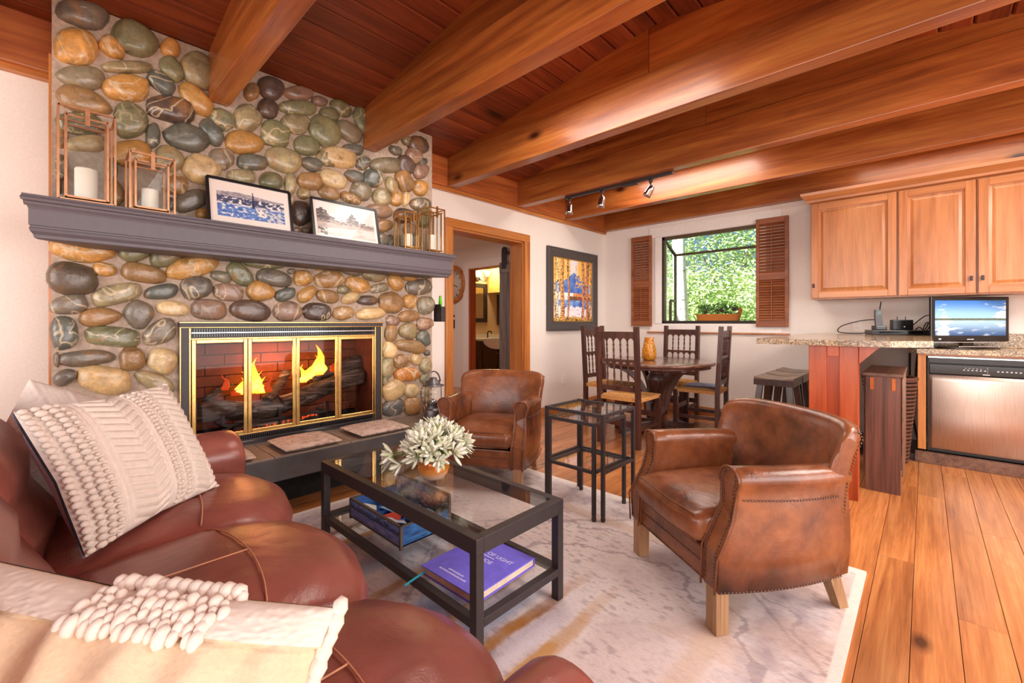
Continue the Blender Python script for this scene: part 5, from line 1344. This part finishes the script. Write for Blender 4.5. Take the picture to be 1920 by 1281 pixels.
# wicker basket, cords under the bar
wk = thing('wicker_basket', 'tall brown wicker waste basket under the bar counter', 'basket', (-.215, 4.72, 0))
mb = MB(); 
for k in range(22):
    z = .02+.64*k/21; r = .11+.055*k/21
    mb.tube([((r+.004*(j % 2))*math.cos(2*PI*j/24), (r+.004*((j+k) % 2))*math.sin(2*PI*j/24), z) for j in range(24)], .012, 5, closed=True)
mb.build('weave', M['wicker'], wk, kind='stuff')
MB().lathe([(.10, .0), (.105, .01), (.155, .66), (.15, .66), (.10, .02)], 24, cap=True).build('liner', M['soot'], wk)
MB().tube([(.167*math.cos(2*PI*j/24), .167*math.sin(2*PI*j/24), .675) for j in range(24)], .014, 6, closed=True).build('rim', M['wicker'], wk)
for k, pts in enumerate((((-.04, 5.3, .96), (-.06, 5.2, .6), (.0, 5.0, .3), (-.03, 4.95, .05)), ((-.10, 5.3, .9), (-.10, 5.25, .5), (-.07, 5.1, .25), (-.02, 5.0, .02)))):
    P = [Vector(p) for p in pts]; q = []
    for i in range(25):
        t = i/24*(len(P)-1); a = min(int(t), len(P)-2); f = t-a; p0 = P[max(a-1, 0)]; p1_, p2_ = P[a], P[a+1]; p3 = P[min(a+2, len(P)-1)]
        q.append(.5*((2*p1_)+(p2_-p0)*f+(2*p0-5*p1_+4*p2_-p3)*f*f+(3*p1_-p0-3*p2_+p3)*f**3))
    o = MB().tube(q, .008, 6).build('cable', M['cord']); o['category'] = 'cord'; o['label'] = ('black power cord hanging down beside the cabinet end under the bar', 'black power cord hanging behind the wicker basket under the bar')[k]
# base cabinet, counter, dishwasher
bc = thing('base_cabinet', 'wooden base cabinet end and plinth around the dishwasher', 'cabinet')
MB().bx(-.045, .004, 4.845, WY, .10, .872, .002).build('end_panel', M['trim'], bc)
MB().bx(-.062, 2.3, 4.80, 4.86, .0, .085, .003).build('plinth', M['darkoaky'], bc)
MB().bx(.004, 2.3, 4.86, 4.875, .855, .872).build('top_rail', M['cabx'], bc)
MB().bx(.62, 2.3, 4.86, WY, .085, .872).build('carcass', M['cab'], bc)
cab_door(bc, .63, 1.09, .11, .85, 4.859, .67)
co = thing('counter_top', 'lower speckled granite counter with backsplash above the dishwasher', 'counter')
MB().poly([(x, y, .872) for x, y in ((-.05, 4.83), (2.3, 4.83), (2.3, 5.485), (-.11, 5.485), (-.11, 4.90))], (0, 0, 1), .038).build('granite_top', M['granite'], co)
MB().bx(.04, 2.3, 5.462, 5.487, .91, 1.03, .003).build('backsplash', M['granite'], co)
dw = thing('dishwasher', 'stainless steel dishwasher with black control panel', 'dishwasher', (.012, 4.85, 0))
MB().bx(.0, .60, .03, .60, .09, .868).build('tub', M['blackp'], dw)
rings = []
for z, o_ in ((.115, .0), (.125, -.006), (.40, -.014), (.66, -.008), (.705, -.004), (.712, 0)):
    rings.append([Vector((.012, .0+o_+.004, z)), Vector((.03, o_-.002, z)), Vector((.30, o_-.006, z)), Vector((.57, o_-.002, z)), Vector((.588, o_+.004, z)), Vector((.588, .03, z)), Vector((.012, .03, z))])
MB().loft(rings).build('door_panel', M['steel'], dw)
MB().bx(.01, .59, -.014, .03, .716, .795, .004).build('control_panel', M['gloss'], dw)
MB().bx(.005, .595, -.002, .03, .80, .842, .003).build('handle_recess', M['blackp'], dw)
MB().bx(.005, .595, -.006, .03, .842, .852).build('trim_strip', M['chrome'], dw)
ic = MB()
for k in range(14):
    if k in (6, 7): continue
    x = .20+k*.022; ic.bx(x, x+.010, -.0155, -.0138, .752, .759)
for k in range(5): ic.bx(.21+k*.02, .218+k*.02, -.0155, -.0138, .768, .771)
ic.bx(.327, .328, -.0155, -.0138, .735, .785); ic.bx(.302, .340, -.0155, -.0138, .724, .730)
ic.build('control_marks', plain('panel_print', 'c9c4c4', .5), dw, kind='stuff')
# television on the counter, facing the living room
tv = thing('television', 'small black flat television showing a lake on the kitchen counter', 'television', (.265, 5.17, .911), R(43.5))
TWd, THt = .64, .365
MB().box((0, .008, .045+THt/2+.012), (TWd, .018, THt), 0, .005).box((0, .03, .045+THt/2), (TWd*.6, .03, THt*.7), 0, .006).build('case', M['gloss'], tv)
def tvscene(u, v):
    n = nz(u*5, v*9, 3, 5)
    if v > .49:
        cl_ = sst(.05, .40, n*.45+.45*max(0, 1-abs(u-.12)/.16)*sst(.80, .6, v)+.75*max(0, (u-.68)/.35)*(.4+.6*sst(1.1, .55, v))-.22)
        c = lerp(lin('86b4dc'), lin('2a68ae'), sst(.5, 1, v)); return lerp(c, lin('eef2f6'), cl_)
    if v > .425: return lerp(lin('39463a'), lin('5f6a52'), .5+nz(u*30, v*50, 1))
    w = .85-v*2; c = lerp(lin('274a78'), lin('8fb0cc'), sst(.0, .42, v)); 
    cl_ = sst(.05, .4, .45*nz(u*5, (.9-v)*9, 3, 5)+.35*max(0, 1-abs(u-.12)/.16)); return lerp(c, lin('cfdbe6'), cl_*.7)
picture('screen', tv, (-TWd/2+.03, -.0035, .105), (TWd-.06, 0, 0), (0, 0, THt-.10+.022), 110, 66, tvscene, painted('tv_screen', .3, em=.28))
MB().box((0, -.004, .05), (TWd, .003, .006)).build('silver_edge', M['chrome'], tv)
MB().box((0, -.0035, .074), (.055, .002, .007)).build('badge', plain('badge_silver', 'b9b9bd', .4), tv)
MB().box((-.25, -.0035, .076), (.02, .002, .010)).build('sticker', plain('sticker_white', 'e4e6ea', .4), tv)
MB().box((0, .03, .03), (.09, .03, .05)).build('stand_neck', M['gloss'], tv)
MB().lathe([(.16, 0), (.165, .006), (.12, .012), (.004, .014)], 28, (0, .02, 0), Matrix.Diagonal((1.5, .75, 1, 1))).build('stand_base', M['gloss'], tv)
MB().box((0, -.06, .018), (.30, .006, .010), 0, .002).build('stand_trim', M['chrome'], tv)
# phone and router on the bar
rt = thing('router', 'flat black media box lying at the wall end of the bar', 'electronics', (-.19, 5.20, BTZ), R(20))
MB().box((0, 0, .0225), (.40, .20, .041), 0, .005).build('case', M['blackp'], rt); MB().box((0, -.101, .024), (.30, .003, .018)).build('front_strip', M['gloss'], rt)
MB().box((-.15, -.08, .002), (.03, .02, .004)).build('foot', M['gloss'], rt)
ph = thing('cordless_phone', 'cordless phone with aerial standing in its cradle on the media box', 'phone', (-.30, 5.14, BTZ+.0435), R(25))
MB().box((0, .01, .02), (.085, .09, .04), 0, .008).build('cradle', M['blackp'], ph)
Lx = Matrix.Translation((0, .012, .035)) @ Matrix.Rotation(R(-8), 4, 'X')
MB().add([Lx @ v for v in [Vector((a*(.026-.004*(c > .1)), b*.014, c)) for c in (0, .10, .15) for a, b in ((-1, -1), (1, -1), (1, 1), (-1, 1))]], [(0, 1, 5, 4), (1, 2, 6, 5), (2, 3, 7, 6), (3, 0, 4, 7), (4, 5, 9, 8), (5, 6, 10, 9), (6, 7, 11, 10), (7, 4, 8, 11), (8, 9, 10, 11), (3, 2, 1, 0)]).build('handset', M['blackp'], ph)
kp = MB()
for i in range(4):
    for j in range(3): kp.box(Lx @ Vector((-.014+.014*j, -.0145, .02+.017*i)), (.009, .003, .009))
kp.build('keypad', plain('key_grey', '6a6a70', .5), ph, kind='stuff')
kp = MB().box(Lx @ Vector((0, -.0145, .118)), (.032, .003, .032)); kp.build('display', plain('lcd', '34404a', .2), ph)
MB().bar(Lx @ Vector((.016, .004, .15)), Lx @ Vector((.030, .004, .225)), .007).build('aerial', M['blackp'], ph)
ad = thing('power_adapter', 'black plug-in adapter with two prongs up on the media box', 'adapter', (-.155, 5.20, BTZ+.0435), R(25))
MB().box((0, 0, .046), (.15, .06, .092), 0, .008).build('body', M['blackp'], ad)
for x in (-.03, .03): MB().box((x, 0, .105), (.006, .002, .03)).build('prong', M['black'], ad)
MB().box((.01, -.0305, .03), (.010, .002, .010)).build('label_mark', plain('label_white', 'dddddd', .5), ad)
mb = MB(); rc = random.Random(9)
def loop(pts, r=.004):
    P = [Vector(p) for p in pts]; q = []
    for i in range(8*(len(P)-1)+1):
        t = i/8; a = min(int(t), len(P)-2); f = t-a; p0, p1_, p2_, p3 = P[max(a-1, 0)], P[a], P[a+1], P[min(a+2, len(P)-1)]
        q.append(.5*((2*p1_)+(p2_-p0)*f+(2*p0-5*p1_+4*p2_-p3)*f*f+(3*p1_-p0-3*p2_+p3)*f**3))
    return MB().tube(q, r, 5)
Zb = BTZ+.008
cords = [([(-.35, 5.33, Zb+.13), (-.45, 5.36, Zb+.12), (-.60, 5.40, Zb+.07), (-.62, 5.35, Zb+.01), (-.45, 5.28, Zb), (-.38, 5.22, Zb+.02)], 'black phone cord looping from the cradle towards the wall outlet'),
         ([(-.08, 5.25, Zb+.08), (.0, 5.30, Zb+.16), (.05, 5.32, Zb+.15), (.02, 5.36, Zb+.05), (-.02, 5.38, Zb+.0)], 'black cord arching from the adapter towards the television'),
         ([(-.02, 5.28, Zb+.02), (.0, 5.30, Zb+.09), (.02, 5.36, Zb+.10), (-.01, 5.40, Zb+.03), (-.08, 5.40, Zb), (-.04, 5.33, Zb+.06), (.01, 5.32, Zb)], 'tangled black cords heaped behind the television edge')]
for pts, lab in cords:
    o = loop(pts, .0045).build('cable', M['cord']); o['label'] = lab; o['category'] = 'cord'
# outlets
def outlet(loc, rz, lab):
    t = thing('wall_outlet', lab, 'outlet', loc, rz)
    MB().box((0, -.003, 0), (.075, .006, .118), 0, .002).build('plate', M['white'], t)
    for z in (-.025, .025):
        o = MB().box((0, -.0065, z), (.034, .003, .030), 0, .001).build('socket', M['white'], t)
        for x in (-.007, .007): MB().box((x, -.0082, z+.003), (.002, .001, .009)).build('slot', M['blackp'], o)
outlet((-.49, WY, 1.095), 0, 'white wall outlet above the bar counter')
outlet((WX, 4.52, .40), R(90), 'white wall outlet low on the wall under the painting')
# bar stools
def stool(y, lab, x=-.945):
    t = thing('bar_stool', lab, 'stool', (x, y, 0), 0, 'saddle stools along the bar'); h = .63
    rings = []
    for i in range(13):
        q = -1+2*i/12; rings.append([Vector((q*.15, yy, h-.05+zz+(.016*q*q if zz > .03 else .0))) for yy, zz in ((-.17, 0), (-.17, .05), (-.16, .055), (.16, .055), (.17, .05), (.17, 0))])
    MB().loft(rings, True, True, False).build('seat', M['seatwood'], t)
    for s in (-1, 1):
        MB().box((0, s*.172, h-.024), (.302, .006, .052)).build('seat_edge', M['espresso'], t)
        MB().bar((s*.110, -.13, h-.05), (s*.165, -.20, 0), .045, .035, up=(0, 1, 0)).build('leg', M['espresso'], t)
        MB().bar((s*.110, .13, h-.05), (s*.165, .20, 0), .045, .035, up=(0, 1, 0)).build('leg', M['espresso'], t)
        MB().bar((s*.142, -.165, .26), (s*.142, .165, .26), .02, .035).build('stretcher', M['espresso'], t)
        MB().bar((-.145, s*.178, .20), (.145, s*.178, .20), .02, .035).build('stretcher', M['espresso'], t)
stool(4.42, 'dark wooden saddle stool nearest the bar post'); stool(4.80, 'dark wooden saddle stool in the middle of the three along the bar'); stool(5.18, 'dark wooden saddle stool against the window wall')

# ================================================================ TRACK LIGHT
tk = thing('track_light', 'black ceiling track with three chrome spot heads under the beam', 'light', (0, 3.66, BZ))
MB().bx(-2.70, -1.57, -.018, .018, -.022, -.001, .002).build('track', M['black'], tk)
MB().bx(-2.04, -1.90, -.03, .03, -.035, -.020, .003).build('feed_box', M['black'], tk)
def head(x, tilt, yaw, lit):
    o = link('spot_head', None, tk, loc=(x, 0, -.022), rot=(0, 0, 0))
    MB().lathe([(.014, -.03), (.018, -.02), (.018, 0)], 12).build('adapter', M['black'], o)
    MB().bar((0, 0, -.03), (0, 0, -.08), .014).build('arm', M['chrome'], o)
    Mx = Matrix.Translation((0, 0, -.085)) @ Matrix.Rotation(R(yaw), 4, 'Z') @ Matrix.Rotation(R(tilt), 4, 'Y')
    MB().lathe([(.012, .03), (.026, .02), (.03, -.01), (.034, -.05), (.036, -.075), (.030, -.075), (.026, -.045)], 18, (0, 0, 0), Mx, cap=False).build('shade', M['chrome'], o)
    MB().lathe([(.004, -.060), (.029, -.058), (.029, -.050), (.004, -.048)], 16, (0, 0, 0), Mx).build('bulb', emit('lamp_on', (1, .93, .82, 1), 6 if lit else .8) if ('lit%s' % lit) else None, o)
    return Mx
head(-2.655, 4, 0, False); head(-2.27, 12, 0, True); head(-1.77, 38, -10, False)
for x, d in ((-2.27, (-.1, .25, -1)), (-1.77, (.6, .2, -.8)), (-2.655, (-.2, .05, -1))):
    o = light('track_spot', 'SPOT', (x, 3.66, 2.26), (0, 0, 0), 40, (1, .88, .74), .03, spot_size=R(75), spot_blend=.6)
    o.rotation_euler = Vector(d).to_track_quat('-Z', 'Y').to_euler()

# ================================================================ PAINTING AND HALL
pa = thing('framed_painting', 'framed painting of golden birch trunks before a blue lake, on the left wall', 'picture', (WX, 4.71, 1.02))
PW, PH = 1.10, 1.045
fw = .115
def bevelframe(y0, y1, z0, z1, horiz):
    A = (0, .03, .045, .038, .02); pass
for (y0, z0, y1, z1) in ((-PW/2, 0, PW/2, 0), (PW/2, 0, PW/2, PH), (PW/2, PH, -PW/2, PH), (-PW/2, PH, -PW/2, 0)):
    a, b = Vector((0, y0, z0)), Vector((0, y1, z1)); c = Vector((0, 0, PH/2)); d = (b-a).normalized(); inn = Vector((0, -d.z, d.y))
    pr_ = [(0, .004), (0, .040), (.02, .045), (.05, .040), (.085, .028), (.10, .030), (.115, .020), (.115, .004)]
    MB().loft([[p+inn*w+d*(w if p is a else -w)+Vector((h, 0, 0)) for w, h in pr_] for p in (a, b)], True, True, False).build('frame_side', plain('painting_frame', '4c4644', .45) if 'painting_frame' not in bpy.data.materials else bpy.data.materials['painting_frame'], pa)
MB().bx(.003, .016, -PW/2+.1, PW/2-.1, .1, PH-.1).build('backing', M['black'], pa)
gf = MB()
for s in (0, 1): gf.bx(.012, .024, -PW/2+.115+s*(PW-.242), -PW/2+.127+s*(PW-.242), .115, PH-.115); gf.bx(.012, .024, -PW/2+.115, PW/2-.115, .115+s*(PH-.242), .127+s*(PH-.242))
gf.build('gilt_slip', plain('gilt', 'b98f45', .4, .5), pa)
TRK = [(.045, .018, 'e8b860'), (.11, .022, 'ecd9a6'), (.215, .048, 'e0a458'), (.37, .024, 'c98d5e'), (.765, .036, 'c98458'), (.875, .042, 'b9784f'), (.965, .02, 'e0a24c')]
def birchp(u, v):
    n = nz(u*9, v*9, 4); f = nz(u*34, v*30, 7)
    if v > .62: c = lerp(lin('e8a83c'), lin('f0cf7c'), .5+f)
    elif v > .46: c = lerp(lin('3f63ac'), lin('7f9ccf'), .5+n)
    elif v > .40: c = lin('f1e9e2') if u < .5 else lerp(lin('b9573a'), lin('e0a868'), .5+f)
    elif v > .34: c = lerp(lin('a34a35'), lin('39513c'), .5+f*1.6) if u > .35 else lin('e8e0da')
    elif v > .235+.05*n: c = lerp(lin('3c63b4'), lin('86aede'), .5+n)
    elif v > .07+.05*f: c = lerp(lin('f2ece8'), lin('d9cfe0'), .5+f*1.4)
    else: c = lerp(lin('6b5a2c'), lin('d9a040'), .5+f*1.5)
    if .42 < u < .62 and v > .60+.1*n: c = lerp(lin('d3cfe0'), lin('e8dccf'), .5+f)
    if v < .62+.18*(1-abs(u-.52)/.3) and v > .46 and .25 < u < .74: c = lerp(lin('3c5fae'), lin('6688c4'), .5+n)
    if .50 < u < .66 and .70 < v < .76: c = lin('4a68b8')
    if u > .55 and v > .55 and f > .12: c = lin('e9b04a')
    for xc, hw, col in TRK:
        d = abs(u-xc-.012*math.sin(v*7+xc*30))
        if d < hw:
            c = lerp(lin(col), lin('f4dcae'), max(0, f)*.9) if u < xc else lerp(lin(col), lin('a85f3c'), .35+max(0, n)*.5)
            if nz(u*16, v*46, 12) > .24 or (d > hw*.8 and f > .15): c = lin('43302e')
    return tuple(min(1, q*1.25) for q in c[:3])
picture('canvas', pa, (.018, -PW/2+.122, .122), (0, PW-.244, 0), (0, 0, PH-.244), 110, 110, birchp, painted('oil_paint', .45))
# hall clock, hook, barn door, powder room
ck = thing('wall_clock', 'large round wood-rimmed clock on the hall wall beyond the doorway', 'clock', (-6.02, HY, 1.79))
MY = Matrix.Rotation(R(90), 4, 'X')
MB().lathe([(.335, 0), (.335, .03), (.31, .055), (.27, .05), (.25, .03), (.25, 0)], 36, (0, 0, 0), MY).build('rim', M['trimx'], ck)
MB().lathe([(.004, .012), (.252, .012), (.252, 0), (.004, 0)], 36, (0, 0, 0), MY).build('dial', plain('clock_dial', 'd8ccbc', .6), ck)
for a, L in ((R(100), .20), (R(-20), .14)): MB().bar((0, -.018, 0), (L*math.cos(a), -.018, L*math.sin(a)), .012, .004, up=(0, 1, 0)).build('hand', M['black'], ck)
for k in range(12):
    a = R(30*k); MB().bar((.19*math.cos(a), -.0135, .19*math.sin(a)), (.235*math.cos(a), -.0135, .235*math.sin(a)), .014, .003, up=(0, 1, 0)).build('hour_mark', M['black'], ck)
hk = thing('wall_hook', 'small dark iron ornament with keys hung on the hall wall below the clock', 'hook', (-6.03, HY, 1.12))
MB().tube([(0, -.02, .14), (.02, -.02, .18), (0, -.02, .22), (-.02, -.02, .18), (0, -.02, .14)], .008, 6).build('loop', M['black'], hk)
MB().box((0, -.012, .12), (.09, .02, .03), 0, .004).build('bar', M['black'], hk); MB().box((.01, -.012, -.02), (.07, .02, .15), 0, .004).build('plate', M['black'], hk)
bd = thing('barn_door', 'grey sliding barn door pulled across the powder room opening', 'door', (0, HY-.05, 0))
for k in range(6): MB().bx(-4.81+k*.16, -4.81+k*.16+.156, -.018, .018, .02, 2.055, .004).build('board', M['greybarn'], bd)
for z in (.15, 1.95): MB().bx(-4.805, -3.86, -.03, -.018, z-.06, z+.06, .003).build('batten', M['greybarn'], bd)
MB().bx(-4.75, -4.65, -.036, -.018, 1.95, 2.22, .004).build('strap_hanger', M['black'], bd); MB().lathe([(.05, -.012), (.05, .012)], 16, (-4.70, -.02, 2.24), MY).build('roller', M['black'], bd)
rl = thing('door_rail', 'black steel rail carrying the grey barn door', 'rail', (0, HY-.06, 2.195)); MB().bx(-4.76, -3.7, -.006, .004, -.02, .02).build('track', M['black'], rl)
mr = thing('wall_mirror', 'dark framed mirror on the powder room wall above the basin', 'mirror', (-6.19, 5.53, 1.13))
for (y0, y1, z0, z1) in ((-.30, -.22, 0, .74), (.20, .28, 0, .74), (-.22, .20, 0, .08), (-.22, .20, .66, .74)): MB().bx(0, .03, y0, y1, z0, z1, .004).build('frame_side', M['greybarn'] if False else M['black'], mr)
mm, nt, b = newmat('mirror_glass'); b.inputs['Metallic'].default_value = 1; b.inputs['Roughness'].default_value = .05; b.inputs['Base Color'].default_value = (.8, .78, .74, 1)
MB().bx(0, .012, -.22, .20, .08, .66).build('glass', mm, mr)
sc_ = thing('wall_sconce', 'scrolled iron wall sconce with glowing shades in the powder room', 'lamp', (-6.18, 5.58, 1.98))
MB().box((.01, 0, -.02), (.02, .10, .06), 0, .004).build('back_plate', M['black'], sc_)
for s in (-1, 1):
    MB().tube([(.02, s*.02, -.02), (.06, s*.07, -.07), (.09, s*.13, -.06), (.10, s*.15, .0), (.10, s*.15, .03)], .008, 6).build('arm', M['black'], sc_)
    MB().lathe([(.03, .03), (.05, .08), (.065, .13), (.06, .13), (.03, .04)], 14, (.10, s*.15, 0), cap=False).build('shade', emit('sconce_glow', (1, .80, .45, 1), 3.0) if 'sconce_glow' not in bpy.data.materials else bpy.data.materials['sconce_glow'], sc_)
sh = thing('wall_shelf_box', 'narrow dark wooden box shelf on the powder room wall beside the mirror', 'shelf', (-6.19, 6.17, 1.08))
MB().bx(0, .10, -.08, .10, 0, .60, .003).build('case', M['espresso'], sh)
vn = thing('vanity', 'dark wooden vanity with white basin top in the powder room', 'vanity', (-5.95, 5.75, 0))
MB().bx(-.24, .12, -.42, .42, .08, .78, .004).build('cabinet', M['espresso'], vn)
for s in (-1, 1): 
    o = MB().bx(.12, .138, s*.20-.185, s*.20+.185, .12, .62, .004).build('door', M['espresso'], vn); MB().ball((.15, s*.03, .55), .014, 8, 5).build('knob', M['chrome'], o)
MB().bx(-.24, .15, -.44, .44, .80, .835, .006).build('basin_top', M['white'], vn)
MB().loft([[Vector((.14+dx, y, z)) for y, z in [(.36*math.cos(a), .80-.17*math.sin(a)) for a in [PI*k/16 for k in range(17)]]] for dx in (-.2, .02)], True, True, True).build('basin_apron', M['white'], vn)
MB().bx(-.24, -.20, -.44, .44, .835, .90, .004).build('splash', M['white'], vn)
fc = MB().tube([(-.12, -.02, .835), (-.12, -.02, .93), (-.09, -.02, .96), (-.03, -.02, .955), (-.01, -.02, .92)], .012, 8); fc.build('faucet', M['black'], vn)
